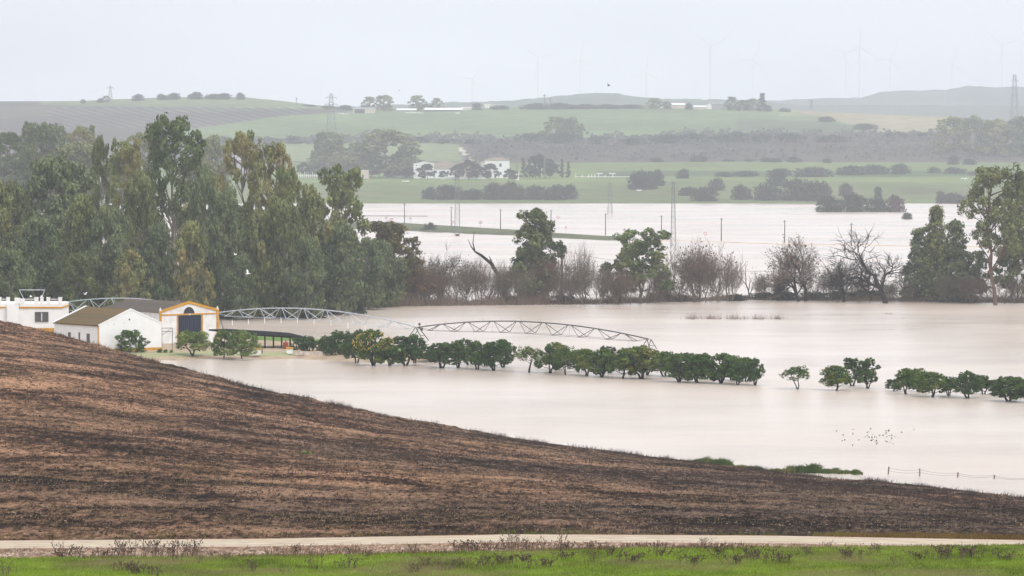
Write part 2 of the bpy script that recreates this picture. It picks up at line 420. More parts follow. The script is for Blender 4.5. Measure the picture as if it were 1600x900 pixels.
# mid slopes
edge_top = ln(px, [(-4000, 205), (300, 222), (520, 222), (620, 214), (800, 217), (1000, 214), (1200, 205), (1400, 208), (1500, 205), (5600, 205)])
paint(y < edge_top + wob, GREEN)
paint((y < 252) & (y > 224) & (px > 430) & (px < 722 + (252 - y) * -0.2), np.array((0.15, 0.19, 0.085)))
left_line = ln(px, [(-4000, 230), (200, 225), (300, 202), (420, 184), (520, 176), (640, 166), (5600, 150)])
paint((y < left_line) & (px < 640), PLOUGH * 0.95)
paint((y < ln(px, [(0, 186), (100, 180), (300, 176), (420, 172)])) & (px < 480) & (y > 166), OLIVE)
paint((y < ln(px, [(0, 160), (130, 166), (300, 168), (480, 170)])) & (px > 60) & (px < 520), np.array((0.15, 0.19, 0.085)))
paint((y < ln(px, [(760, 150), (800, 176), (1100, 178), (1200, 182)])) & (px > 1215), PALEG)
paint((px > 1225) & (y < ln(px, [(1225, 172), (1300, 186), (1380, 208), (1440, 208), (1490, 190), (1600, 200)])), TAN)
paint((px > 1150) & (px < 1400) & (y > ln(px, [(1150, 184), (1300, 190), (1400, 210)])) & (y < 205), np.array((0.10, 0.13, 0.07)))
paint((px > 1490) & (y < 250), PLOUGH * 0.9)
trk = (np.abs(px - ln(-y, [(-252, 738), (-232, 719), (-228, 722)])) < 3.6) & (y < 252) & (y > 230)
paint(trk, np.array((0.5, 0.45, 0.34)))
# olive and vine rows on the left hill and right field
rows = 0.5 + 0.5 * np.sin((px * 0.30 - y * 1.1))
m_ = (px > 70) & (px < 480) & (y < 200) & (y > 168) & (y < left_line)
C[m_] = C[m_] * (0.55 + 1.5 * rows[m_] ** 2)[:, None]
tram = ((px * 0.11 + y * 0.9) % 7.0) < 0.8
C[tram & (y < 215)] *= 0.86
C *= (0.62 + 0.76 * fbm(X * 0.012, DD * 0.006, 51, 5))[..., None]
C = C * 0.88 + 0.12 * C.mean(-1, keepdims=True)
C = np.clip(C, 0.01, 0.6)
me = npmesh('far_fields', np.stack([X, DD, Z], -1).reshape(-1, 3), Q, smooth=True)
ca = me.color_attributes.new('crop', 'FLOAT_COLOR', 'POINT')
ca.data.foreach_set('color', np.concatenate([C, np.ones(C.shape[:2] + (1,))], -1).astype(np.float32).ravel())
m, n, o = newmat('field_crops'); b = principled(n, 0.95, 0.1)
at_ = n.nodes.new('ShaderNodeVertexColor'); at_.layer_name = 'crop'
t_ = noise_node(n, 0.06, 5, 'World', 0.7)
r_ = ramp(n, t_.outputs[0], [(0.3, (0.7, 0.7, 0.72)), (0.7, (1.25, 1.22, 1.15))])
n.links.new(mixc(n, 1.0, at_.outputs[0], r_.outputs[0], 'MULTIPLY'), b.inputs['Base Color'])
n.links.new(b.outputs[0], o.inputs[0]); me.materials.append(m)
struct(put('far_fields', me))
def hills(name, D, pts, base_z, c, seed, bumpy=0.0, depth=500):
    xs = np.arange(pts[0][0], pts[-1][0] + 1, 4.0); ys = np.interp(xs, [p[0] for p in pts], [p[1] for p in pts])
    ys = ys - bumpy * (fbm(xs * 0.09, xs * 0, seed, 3) - 0.45)
    top = np.array([tuple(at(a, b_, D)) for a, b_ in zip(xs, ys)])
    rowsV = []
    for f_ in np.linspace(0, 1, 9):
        q = top.copy(); q[:, 1] = D - depth * (1 - f_); q[:, 0] = top[:, 0] * q[:, 1] / D
        q[:, 2] = base_z + (top[:, 2] - base_z) * np.sin(f_ * pi / 2) ** 1.1
        rowsV.append(q)
    for dd in (300, 700):
        q = top.copy(); q[:, 1] = D + dd; q[:, 2] = top[:, 2] - dd * 0.12; rowsV.append(q)
    V = np.array(rowsV); nr, nc = V.shape[:2]; I = np.arange(nr * nc).reshape(nr, nc)
    Q = np.stack([I[:-1, :-1], I[:-1, 1:], I[1:, 1:], I[1:, :-1]], -1).reshape(-1, 4)
    return struct(put(name, npmesh(name, V.reshape(-1, 3), Q, mats=[plain(name + '_cover', c, 0.95, 0.3, 0.01, coord='World')], smooth=True)))
hills('distant_hill', 5600, [(-4200, 160), (-200, 160), (500, 168), (640, 163), (700, 160), (800, 157), (870, 150), (905, 147), (925, 145.5), (965, 146), (985, 150), (1030, 154), (1150, 156), (1260, 164), (5800, 170)], 20, (0.11, 0.13, 0.10), 3, 3.0)
hills('distant_mountain', 7000, [(1120, 172), (1160, 160), (1200, 157), (1290, 153.5), (1345, 153), (1375, 144), (1400, 142), (1480, 140), (1515, 133.5), (1545, 136), (1600, 135.5), (1800, 132), (2400, 140), (5600, 150)], 20, (0.10, 0.115, 0.10), 8, 2.0)

# ------------------------------------------------------------------ trees: generators
def tube_np(pts, rad, n=4):
    pts = np.asarray(pts, float); rad = np.asarray(rad, float)
    d = np.gradient(pts, axis=0); d /= np.linalg.norm(d, axis=1)[:, None] + 1e-9
    ref = np.where(np.abs(d[:, 2:3]) > 0.8, np.array([[1.0, 0.2, 0]]), np.array([[0, 0, 1.0]]))
    a = np.cross(d, ref); a /= np.linalg.norm(a, axis=1)[:, None] + 1e-9; b = np.cross(d, a)
    ang = np.arange(n) * 2 * pi / n
    V = pts[:, None, :] + (a[:, None, :] * np.cos(ang)[None, :, None] + b[:, None, :] * np.sin(ang)[None, :, None]) * rad[:, None, None]
    m = len(pts); I = np.arange(m * n).reshape(m, n); J = np.roll(I, -1, 1)
    Q = np.stack([I[:-1], J[:-1], J[1:], I[1:]], -1).reshape(-1, 4)
    return V.reshape(-1, 3), Q
class Acc:
    def __init__(s): s.V = []; s.Q = []; s.n = 0
    def add(s, V, Q): s.V.append(V); s.Q.append(Q + s.n); s.n += len(V)
    def mesh(s, name, mat): return npmesh(name, np.concatenate(s.V), np.concatenate(s.Q), mats=[mat], smooth=False)
def leaves(rg, centers, out, size, elong, droop):
    """quads: one per centre, facing partly outwards"""
    n = len(centers)
    N = out + rg.normal(0, 0.38, (n, 3)); N[:, 2] += 0.15
    N /= np.linalg.norm(N, axis=1)[:, None] + 1e-9
    up = rg.normal(0, 1 - droop, (n, 3)); up[:, 2] += droop * 1.6
    A = np.cross(N, up); A /= np.linalg.norm(A, axis=1)[:, None] + 1e-9
    B = np.cross(A, N)
    s = size * rg.uniform(0.6, 1.35, n)[:, None]
    A = A * s * 0.5; B = B * s * 0.5 * elong
    V = np.stack([centers - B, centers + A * rg.uniform(.5, 1, (n, 1)), centers + B, centers - A * rg.uniform(.5, 1, (n, 1))], 1).reshape(-1, 3)
    Q = np.arange(4 * n).reshape(n, 4)
    return V, Q
def crown_from_lobes(rg, lobes, nleaf, size, elong, droop, sub=14, fill=0.15):
    w = np.array([l[1][0] * l[1][2] for l in lobes]); w = w / w.sum()
    Vs, Qs, k = [], [], 0
    for (c, r), wi in zip(lobes, w):
        n = max(20, int(nleaf * wi)); r = np.array(r); c = np.array(c)
        ns = sub
        u = rg.normal(0, 1, (ns, 3)); u[:, 2] += 0.25; u /= np.linalg.norm(u, axis=1)[:, None]
        sc = c + u * r * rg.uniform(0.55, 1.0, (ns, 1))
        sr = r.mean() * rg.uniform(0.22, 0.42, ns)
        idx = rg.integers(0, ns, n)
        g = rg.normal(0, 1, (n, 3)); g /= np.linalg.norm(g, axis=1)[:, None]; g *= rg.uniform(0.3, 1, (n, 1)) ** 0.5
        p = sc[idx] + g * sr[idx][:, None] * np.array([1, 1, 0.85 + droop * 0.6])
        nf = int(n * fill); v = rg.normal(0, 1, (nf, 3)); v /= np.linalg.norm(v, axis=1)[:, None]
        p[:nf] = c + v * r * rg.uniform(0.3, 1.0, (nf, 1)) ** 0.6
        o = (p - c) / r; o = 0.45 * o + 0.8 * g; o /= np.linalg.norm(o, axis=1)[:, None] + 1e-9
        V, Q = leaves(rg, p, o, size, elong, droop); Vs.append(V); Qs.append(Q + k); k += len(V)
    return np.concatenate(Vs), np.concatenate(Qs)
def wiggle(rg, a, b, n, amp):
    t = np.linspace(0, 1, n)[:, None]; p = np.array(a) * (1 - t) + np.array(b) * t
    w = rg.normal(0, amp, (n, 3)); w[0] = 0; w[-1] = 0; w[:, 2] *= 0.4
    return p + w
def make_tree(seed, H, Wd, style, nleaf, size, elong=1.5, droop=0.5, nl=16, trunk_r=None, lmat=None, bmat=None, low=None, forks=1):
    rg = np.random.default_rng(seed); lobes = []
    tr = trunk_r or H * 0.014
    for i in range(nl):
        h = (i + rg.uniform(0.2, 0.8)) / nl
        if style == 'tall':      # open crown carried high, a few hanging masses
            hh = 0.42 + 0.56 * h; env = Wd * 0.5 * (0.35 + 0.75 * math.sin(pi * min(1, (hh - 0.3) / 0.75)) ** 0.8); r = H * rg.uniform(0.042, 0.078)
        elif style == 'dense':   # leaves to the ground
            hh = 0.06 + 0.88 * h; env = Wd * 0.5 * (1 - max(0, (hh - 0.45) / 0.6) ** 2.0) * (0.75 + 0.25 * min(1, hh / .3)); r = Wd * rg.uniform(0.10, 0.19)
        elif style == 'cone':
            hh = 0.05 + 0.92 * h; env = Wd * 0.5 * (1.02 - hh) ** 0.75; r = Wd * (0.24 - 0.12 * hh) * rg.uniform(0.8, 1.2)
        elif style == 'round':   # clear trunk, domed head
            hh = (low or 0.38) + (0.95 - (low or 0.38)) * h; q = (hh - (low or 0.38)) / (1 - (low or 0.38)); env = Wd * 0.5 * math.sqrt(max(0.05, 1 - (q * 1.02) ** 2.4)) * rg.uniform(.7, 1.15); r = Wd * rg.uniform(0.11, 0.2)
        elif style == 'ragged':  # irregular, several separate masses
            hh = 0.2 + 0.77 * h; env = Wd * 0.5 * rg.uniform(0.5, 1.0) * (1.05 - 0.45 * hh); r = H * rg.uniform(0.06, 0.10)
        a = i * 2.4 + rg.uniform(-0.5, 0.5); d = max(0, env - r * 0.5) * rg.uniform(0.5, 1.0)
        zc = min(hh * H, H - r * 0.9)
        lobes.append(((cos(a) * d, sin(a) * d, zc), (r * rg.uniform(0.85, 1.25), r * rg.uniform(.85, 1.25), r * rg.uniform(0.75, 1.15))))
    # a top lobe so the tree reaches its height
    r = min(Wd * 0.17, H * 0.07); lobes.append(((rg.normal(0, Wd * 0.05), 0, H - r * 0.95), (r, r, r)))
    V, Q = crown_from_lobes(rg, lobes, nleaf, size, elong, droop)
    V[:, 2] = np.maximum(V[:, 2], 0.02 * H)
    crown = npmesh('crown', V, Q, mats=[lmat])
    acc = Acc()
    top = 0.93 * H if style in ('tall', 'cone', 'dense') else 0.7 * H
    for f in range(forks):
        lean = rg.normal(0, 0.03 * H, 2) if forks == 1 else (cos(f * 2.2 + seed) * Wd * 0.24, sin(f * 2.2 + seed) * Wd * 0.24)
        P = wiggle(rg, (0.02 * f, 0, -0.35 if H < 8 else -1.0), (lean[0], lean[1], top), 8, H * 0.012)
        V, Q = tube_np(P, np.linspace(tr, tr * 0.22, 8), 6); acc.add(V, Q)
        if f == 0: main = P
    for (c, r) in lobes:
        zb = max(0.12 * H, c[2] - rg.uniform(0.12, 0.28) * H); j = np.argmin(np.abs(main[:, 2] - zb))
        P = wiggle(rg, main[j], c, 5, H * 0.01)
        V, Q = tube_np(P, np.linspace(tr * 0.42, tr * 0.10, 5), 4); acc.add(V, Q)
        for q in range(3):
            e = np.array(c) + rg.normal(0, 0.55, 3) * np.array(r)
            V, Q = tube_np(wiggle(rg, P[3], e, 4, H * 0.006), np.linspace(tr * 0.14, tr * 0.04, 4), 3); acc.add(V, Q)
    trunk = acc.mesh('trunk', bmat)
    cv = np.zeros(len(crown.vertices) * 3, np.float32); crown.vertices.foreach_get('co', cv); cv = cv.reshape(-1, 3)
    Wm = 0.5 * sum(np.percentile(cv[:, a_], 99.0) - np.percentile(cv[:, a_], 1.0) for a_ in (0, 1))
    return dict(parts=[('trunk', trunk), ('crown', crown)], W=float(Wm), H=H)
def make_bare(seed, H, Wd, levels=4, kids=4, tr=0.25, spread=0.9, up=0.25, stems=1, twig=0.02, bmat=None, tmat=None, lean=0.0, tips=None, tipmat=None, ntip=0, tipsize=.3):
    """leafless tree: limbs and fine twigs"""
    rg = np.random.default_rng(seed); big = Acc(); fine = Acc(); ends = []
    def grow(p, d, L, r, lv):
        n = 5; pts = [p]; dd = d.copy()
        for i in range(n):
            dd = dd + rg.normal(0, 0.20, 3) + np.array([0, 0, up * 0.25]); dd /= np.linalg.norm(dd)
            pts.append(pts[-1] + dd * L / n)
        pts = np.array(pts); re = r * (0.66 if lv < levels else 0.3)
        V, Q = tube_np(pts, np.linspace(r, re, n + 1), 5 if lv < 2 else 3)
        (big if lv < levels - 1 else fine).add(V, Q)
        if lv == levels: ends.append(pts[-1]); ends.append(pts[3]); return
        for k in range(kids + (1 if lv == 0 else 0)):
            i = n if k == 0 else rg.integers(2, n + 1)
            v = rg.normal(0, 1, 3); v -= v.dot(dd) * dd; v /= np.linalg.norm(v) + 1e-9
            nd = dd * (1.0 if k == 0 else 0.6) + v * spread * rg.uniform(0.5, 1.1); nd[2] += up * 0.3; nd /= np.linalg.norm(nd)
            grow(pts[i], nd, L * rg.uniform(0.55, 0.85), max(twig, re * rg.uniform(0.55, 0.85)), lv + 1)
    for s in range(stems):
        a = s * 2.4 + rg.uniform(0, 1); st = 0.0 if stems == 1 else rg.uniform(0.2, 0.7)
        d = np.array([cos(a) * st + lean, sin(a) * st, 1.0]); d /= np.linalg.norm(d)
        off = np.array([cos(a), sin(a), 0]) * (0 if stems == 1 else rg.uniform(0, Wd * 0.18))
        grow(np.array([0, 0, -0.8]) + off, d, H * 0.36, tr, 0)
    A = np.concatenate(big.V + fine.V); h = A[:, 2].max(); w = np.percentile(A[:, 0], 99) - np.percentile(A[:, 0], 1)
    parts = [('trunk', big.mesh('trunk', bmat)), ('twigs', fine.mesh('twigs', tmat or bmat))]
    if ntip:
        e = np.array(ends); idx = rg.integers(0, len(e), ntip); e = e[idx] + rg.normal(0, 0.25, (ntip, 3))
        g = rg.normal(0, 1, (ntip, 3)); g /= np.linalg.norm(g, axis=1)[:, None]
        V, Q = leaves(rg, e, g, tipsize, 1.2, 0.3); parts.append(('leaves', npmesh('leaves', V, Q, mats=[tipmat])))
    c_ = A[A[:, 2] > 0.4 * h].mean(0)
    return dict(parts=parts, W=w, H=h, rz=pi / 2 - math.atan2(c_[1], c_[0]) + 0.8)
def make_bush(seed, W_, H_, n, size, lmat, nl=7, elong=1.2):
    rg = np.random.default_rng(seed); lobes = []
    for i in range(nl):
        a = i * 2.4; d = W_ * 0.5 * rg.uniform(0.1, 0.62); q = d / (W_ * 0.5)
        r = W_ * rg.uniform(0.16, 0.24)
        lobes.append(((cos(a) * d, sin(a) * d, H_ * (0.12 + 0.55 * (1 - q * q) * rg.uniform(.6, 1))), (r, r, min(r, H_ * 0.32))))
        lobes.append(((cos(a) * d * 1.1, sin(a) * d * 1.1, H_ * 0.08), (r, r, H_ * 0.22)))
    V, Q = crown_from_lobes(rg, lobes, n, size, elong, 0.2, sub=10, fill=0.35)
    V[:, 2] = np.clip(V[:, 2], -0.1, None)
    acc = Acc()
    for c, r in lobes:
        v, q = tube_np(wiggle(rg, (c[0] * .2, c[1] * .2, -0.2), c, 4, 0.03 * W_), np.linspace(W_ * 0.02, W_ * 0.006, 4), 3); acc.add(v, q)
    return dict(parts=[('foliage', npmesh('foliage', V, Q, mats=[lmat])), ('stem', acc.mesh('stem', M_bark))], W=W_, H=H_)
def plant(kind, proto, base, w, h, label, cat='tree', group=None, rz=None):
    """one tree or bush of its own: an Empty at its foot and its parts; w, h in metres"""
    sx = w / proto['W']; sz = h / proto['H']
    t = thing(kind, label, cat, base, rnd.uniform(0, 6.28) if rz is None else rz, group, (sx, sx, sz))
    for nm, me in proto['parts']:
        o_ = put(nm, me, t)
        if nm in ('seed_heads', 'stalks'): stuff(o_)
    return t
def plant_px(kind, proto, px, py, wpx, top, label, D=None, cat='tree', group=None, rz=None, z=0.0):
    if D is None: base = gnd(px, py, z)
    else: base = at(px, py, D)
    D = base.y; h = (py - top) * D / F; w = wpx * D / F
    if rz is None: rz = proto.get('rz', (px * 0.71) % 6.28)
    return plant(kind, proto, base, w, h, label, cat, group, rz)

M_bark = plain('grey_brown_bark', (0.13, 0.10, 0.08), 0.9, 0.45, 1.5, bmp=0.4)
M_barkpale = plain('pale_eucalyptus_bark', (0.27, 0.235, 0.20), 0.85, 0.5, 0.8, bmp=0.3)
M_barkred = plain('reddish_eucalyptus_bark', (0.17, 0.105, 0.08), 0.9, 0.4, 0.8, bmp=0.3)
M_barkdark = plain('wet_dark_bark', (0.032, 0.024, 0.021), 0.85, 0.35, 1.5, bmp=0.3)
M_twig = plain('reddish_twigs', (0.19, 0.135, 0.10), 0.9, 0.35, 0.7)
M_twiggrey = plain('greyish_twigs', (0.20, 0.165, 0.125), 0.9, 0.35, 0.7)
L_euc = leafmat('eucalyptus_leaves', (0.036, 0.052, 0.019), (0.25, 0.27, 0.095), (0.265, 0.22, 0.08), 0.14, 0.16)
L_euc2 = leafmat('eucalyptus_leaves_blue_green', (0.034, 0.052, 0.025), (0.215, 0.255, 0.115), (0.25, 0.235, 0.095), 0.14, 0.16)
L_eucbright = leafmat('eucalyptus_leaves_fresh', (0.034, 0.054, 0.017), (0.21, 0.26, 0.08), (0.24, 0.21, 0.07), 0.14, 0.16)
L_or = leafmat('orange_tree_leaves', (0.012, 0.030, 0.006), (0.11, 0.185, 0.028), (0.18, 0.16, 0.03), 0.18, 0.9)
L_ordark = leafmat('orange_tree_leaves_dark', (0.009, 0.025, 0.007), (0.075, 0.135, 0.03), None, 0.15, 0.9)
L_yard = leafmat('yard_tree_leaves', (0.03, 0.06, 0.010), (0.20, 0.29, 0.06), (0.26, 0.30, 0.09), 0.25, 0.8)
L_hedge = leafmat('dark_hedge_leaves', (0.014, 0.022, 0.012), (0.045, 0.06, 0.03), None, 0.15, 0.2)
L_red = leafmat('reddish_dry_leaves', (0.10, 0.055, 0.045), (0.21, 0.12, 0.09), None, 0.2, 0.3)
L_purple = leafmat('dull_red_bush_leaves', (0.07, 0.04, 0.045), (0.14, 0.075, 0.075), None, 0.2, 0.3)
L_reed = leafmat('reed_blades', (0.03, 0.05, 0.012), (0.10, 0.15, 0.035), (0.14, 0.12, 0.04), 0.3, 1.0)

EUC_TALL = [make_tree(100 + i, 30, 13, 'tall', 13000, 0.42, 1.5, 0.55, nl=23 + i, lmat=(L_eucbright, L_euc, L_eucbright, L_euc)[i], bmat=(M_barkpale, M_barkpale, M_barkpale, M_barkred)[i], trunk_r=0.42) for i in range(4)]
EUC_DENSE = [make_tree(120 + i, 22, 15, 'dense', 18000, 0.42, 1.8, 0.65, nl=34, lmat=(L_euc, L_euc2, L_euc, L_euc2)[i], bmat=M_barkpale, trunk_r=0.35) for i in range(4)]
EUC_CONE = [make_tree(140 + i, 18, 10, 'cone', 11000, 0.38, 1.6, 0.55, nl=26, lmat=(L_euc2, L_euc)[i], bmat=M_barkpale) for i in range(2)]
EUC_RAG = [make_tree(150 + i, 18, 13, 'ragged', 12000, 0.36, 1.5, 0.5, nl=24, lmat=(L_euc, L_eucbright, L_euc2)[i], bmat=M_barkpale) for i in range(3)]
L_eucbrown = leafmat('rusty_olive_leaves', (0.035, 0.035, 0.014), (0.19, 0.165, 0.06), (0.22, 0.12, 0.06), 0.14, 0.16)
EUC_BRN = make_tree(158, 18, 13, 'ragged', 11000, 0.36, 1.5, 0.5, nl=26, lmat=L_eucbrown, bmat=M_barkdark)
OR_T = [make_tree(200 + i, 3.9, (3.8, 3.6, 3.9, 4.1, 3.7, 4.2, 3.5, 4.0)[i], 'round', 5600, 0.17, 1.25, 0.15, nl=(14, 12, 16, 11, 13, 15, 10, 14)[i], trunk_r=0.12, lmat=(L_or, L_ordark, L_or, L_ordark)[i % 4], bmat=M_barkdark, low=(0.24, 0.16, 0.30, 0.18, 0.15, 0.26, 0.20, 0.12)[i], forks=(3, 2, 2, 3)[i % 4]) for i in range(8)]
OR_OPEN = make_tree(210, 3.9, 4.2, 'round', 2800, 0.15, 1.25, 0.15, nl=10, trunk_r=0.09, lmat=L_or, bmat=M_barkdark, low=0.52, forks=2)
YARD_B = make_tree(226, 3.6, 4.2, 'dense', 6500, 0.16, 1.3, 0.2, nl=18, trunk_r=0.09, lmat=L_yard, bmat=M_barkdark)
YARD_T = [make_tree(220 + i, 3.6, 4.2, 'round', 6200, 0.15, 1.3, 0.2, nl=15, trunk_r=0.10, lmat=L_yard, bmat=M_barkdark, low=(0.12, 0.30)[i], forks=2) for i in range(2)]
FAR_DENSE = [make_tree(230 + i, 20, 15, 'dense', 6000, 0.75, 1.3, 0.4, nl=20, lmat=(L_euc, L_euc2)[i], bmat=M_bark) for i in range(2)]
FAR_TALL = make_tree(235, 22, 12, 'tall', 3000, 0.8, 1.4, 0.4, nl=13, lmat=L_euc2, bmat=M_bark)
FAR_DARK = make_tree(236, 8, 8, 'round', 2600, 0.5, 1.2, 0.3, nl=11, lmat=L_hedge, bmat=M_bark, low=0.22)
CYPRESS = make_tree(237, 10, 3, 'cone', 1600, 0.5, 1.6, 0.6, nl=12, lmat=L_hedge, bmat=M_bark)
HEDGE = [make_bush(240 + i, 14, 6, 4200, 0.5, L_hedge, 11) for i in range(3)]
GBUSH = make_bush(250, 2.6, 1.5, 1500, 0.15, L_yard)
DBUSH = make_bush(251, 5, 2.6, 2200, 0.26, L_hedge)
RBUSH = make_bush(252, 14, 6, 2400, 0.55, L_purple)
BARE = [make_bare(300, 13, 10, 4, 5, 0.36, 0.95, 0.15, 1, 0.034, M_barkdark, M_barkdark),
        make_bare(301, 12, 10, 4, 5, 0.28, 0.9, 0.3, 2, 0.025, M_barkdark, M_twig, tips=1, tipmat=L_red, ntip=1700, tipsize=0.22),
        make_bare(302, 12, 9, 4, 5, 0.30, 0.85, 0.2, 2, 0.032, M_barkdark, M_barkdark)]
SHRUB = [make_bare(310, 7, 8, 3, 6, 0.07, 0.7, 0.5, 6, 0.013, M_twiggrey, M_twiggrey, ntip=1500, tipmat=leafmat('olive_brown_shrub_leaves', (0.07, 0.06, 0.04), (0.20, 0.17, 0.10), None, .15, .2), tipsize=0.17),
         make_bare(311, 7, 8, 3, 6, 0.07, 0.7, 0.45, 6, 0.013, M_twig, M_twig),
         make_bare(312, 7, 8, 3, 6, 0.07, 0.75, 0.4, 6, 0.013, M_twiggrey, M_twig, ntip=1200, tipmat=L_red, tipsize=0.16)]
SNAG = make_bare(320, 9, 5, 2, 3, 0.16, 0.7, 0.4, 1, 0.04, M_barkdark, M_barkdark)

# ------------------------------------------------------------------ the grove behind the farm (left)
G1 = 'eucalyptus trees of the grove behind the farm'
GROVE = [  # (proto, px, base y, width px, top y, label)
 (EUC_DENSE[0], -25, 492, 110, 262, 'dense eucalyptus at the photo\'s left edge, behind the white parapet house'),
 (EUC_DENSE[2], 14, 482, 80, 285, 'rust tinted bushy eucalyptus just left of the broad round one'),
 (EUC_DENSE[1], 88, 478, 120, 246, 'broad round-headed eucalyptus, the widest crown of the grove, behind the parapet house'),
 (EUC_DENSE[3], 62, 500, 84, 340, 'lower bushy eucalyptus directly behind the parapet house roof'),
 (EUC_DENSE[0], 128, 496, 72, 304, 'yellow green rounded eucalyptus in front of the broad round-headed one'),
 (EUC_TALL[1], 158, 470, 34, 214, 'slender eucalyptus with a small tuft head on a long bare stem'),
 (EUC_TALL[2], 197, 472, 56, 220, 'eucalyptus with a narrow double crown right of the slender tufted one'),
 (EUC_DENSE[1], 168, 498, 66, 322, 'bushy eucalyptus behind the brown shed roof'),
 (EUC_DENSE[2], 222, 488, 66, 268, 'column shaped eucalyptus in front and left of the tallest tree'),
 (EUC_TALL[0], 276, 476, 104, 183, 'tallest eucalyptus of the grove with an open clustered top'),
 (EUC_DENSE[3], 246, 500, 62, 352, 'low bushy eucalyptus behind the ridge of the barn roof'),
 (EUC_DENSE[1], 322, 486, 56, 272, 'narrow eucalyptus just right of the tallest one'),
 (EUC_DENSE[0], 298, 500, 62, 345, 'low eucalyptus behind the yellow gable of the barn'),
 (EUC_TALL[2], 380, 478, 66, 208, 'tall open eucalyptus with brownish top in the middle of the grove'),
 (EUC_DENSE[3], 352, 498, 66, 300, 'full eucalyptus right of the barn gable'),
 (EUC_TALL[3], 428, 480, 62, 222, 'tall open eucalyptus with a dark forked trunk, right of the brown-topped one'),
 (EUC_DENSE[0], 405, 497, 60, 330, 'rounded eucalyptus over the left irrigation span'),
 (EUC_TALL[0], 452, 484, 50, 262, 'eucalyptus with a small rusty head right of the dark forked trunk'),
 (EUC_DENSE[2], 442, 497, 70, 310, 'broad green eucalyptus in the front of the grove'),
 (EUC_DENSE[0], 486, 492, 66, 288, 'brownish green eucalyptus near the right end of the grove'),
 (EUC_DENSE[1], 480, 499, 56, 372, 'low willowy eucalyptus at the water, front of the grove'),
 (EUC_RAG[1], 532, 466, 68, 260, 'ragged eucalyptus with see-through crown standing behind the grove\'s right end'),
 (EUC_DENSE[3], 530, 492, 74, 352, 'drooping grey green eucalyptus reaching the water at the grove\'s right end'),
 (EUC_DENSE[1], 575, 484, 60, 372, 'last drooping eucalyptus of the grove before the bare trees'),
 (EUC_DENSE[2], 120, 502, 60, 395, 'dark low eucalyptus between the parapet house and the brown shed'),
 (EUC_DENSE[3], 378, 500, 50, 400, 'small dark eucalyptus behind the left irrigation span'),
 (EUC_DENSE[0], 205, 502, 60, 390, 'small bushy eucalyptus above the barn roof ridge'),
 (EUC_DENSE[3], 40, 468, 70, 330, 'back row eucalyptus glimpsed left, behind the parapet house'), (EUC_DENSE[1], 112, 468, 70, 320, 'back row eucalyptus glimpsed behind the brown shed'),
 (EUC_DENSE[2], 185, 467, 70, 325, 'back row eucalyptus glimpsed left of the tallest one\'s trunk'), (EUC_DENSE[0], 240, 467, 70, 330, 'back row eucalyptus glimpsed behind the column shaped one'), (EUC_DENSE[1], 300, 467, 70, 320, 'back row eucalyptus glimpsed right of the tallest one\'s trunk'),
 (EUC_DENSE[3], 362, 467, 70, 322, 'back row eucalyptus glimpsed under the brown-topped one'), (EUC_DENSE[2], 415, 467, 70, 328, 'back row eucalyptus glimpsed under the dark forked one'), (EUC_DENSE[0], 465, 467, 70, 335, 'back row eucalyptus glimpsed at the right of the grove'), (EUC_DENSE[1], 520, 468, 60, 380, 'back row eucalyptus glimpsed under the ragged one'),
 (EUC_DENSE[1], 20, 505, 70, 390, 'low dark eucalyptus left of the roof frame on the parapet house'),
]
for p, x, yb, w, top, lab in GROVE:
    plant_px('eucalyptus_tree', p, x, yb, w, top, lab, group=G1)
UG = 'dark undergrowth bushes along the grove foot'
for i, (x, w, top, lab) in enumerate(((108, 50, 468, 'dark bush between the parapet house and the brown roof'), (150, 50, 462, 'dark bush behind the brown shed ridge'), (205, 60, 458, 'dark bush behind the left of the barn roof'), (250, 60, 455, 'dark bush behind the middle of the barn roof'),
        (352, 50, 462, 'dark bush right beside the barn\'s right pilaster'), (395, 60, 466, 'dark bush under the rise of the left irrigation span'), (440, 60, 462, 'dark bush behind the top of the left irrigation span'), (484, 60, 464, 'dark bush at the water behind the irrigation span'), (525, 60, 458, 'dark bush at the right end of the grove foot'), (560, 50, 460, 'last dark bush of the grove foot beside the bare shrubs'), (20, 80, 450, 'dark bush behind the left of the parapet house'), (75, 60, 452, 'dark bush behind the roof frame'))):
    plant_px('dark_bush', DBUSH, x, 497 if x < 500 else 490, w, top, lab, cat='bush', group=UG)
G2 = 'hazy trees behind the grove'
HZ = [(EUC_DENSE[1], -30, 330, 90, 205, 'far hazy tree at the left edge above the grove'), (EUC_TALL[2], 14, 330, 60, 208, 'far hazy tree with thin top at the left edge'),
      (EUC_DENSE[2], 40, 335, 70, 235, 'low far hazy tree left of the wide hazy one'), (EUC_TALL[2], 55, 330, 50, 192, 'far hazy tree with a crooked bare top'),
      (EUC_DENSE[1], 82, 330, 90, 196, 'wide far hazy tree above the broad round eucalyptus'), (EUC_TALL[2], 132, 330, 50, 198, 'far hazy tree with forked top left of the slender tufted eucalyptus'),
      (EUC_DENSE[2], 118, 335, 80, 222, 'far hazy rounded tree behind the slender tufted eucalyptus'), (EUC_TALL[2], 222, 320, 44, 208, 'far hazy pale tree just left of the tallest eucalyptus'),
      (EUC_DENSE[2], 190, 320, 60, 240, 'low far hazy tree behind the double crown eucalyptus'), (EUC_DENSE[1], 333, 318, 50, 212, 'far hazy tree between the tallest and the brown-topped eucalyptus'),
      (EUC_DENSE[2], 310, 322, 60, 250, 'low far hazy tree right of the tallest eucalyptus'), (EUC_DENSE[1], 0, 345, 90, 250, 'low far hazy tree behind the left edge of the grove')]
for p, x, yb, w, top, lab in HZ:
    plant_px('hazy_tree', p, x, yb, w, top, lab, D=1350 + rnd.uniform(-60, 80), group=G2)

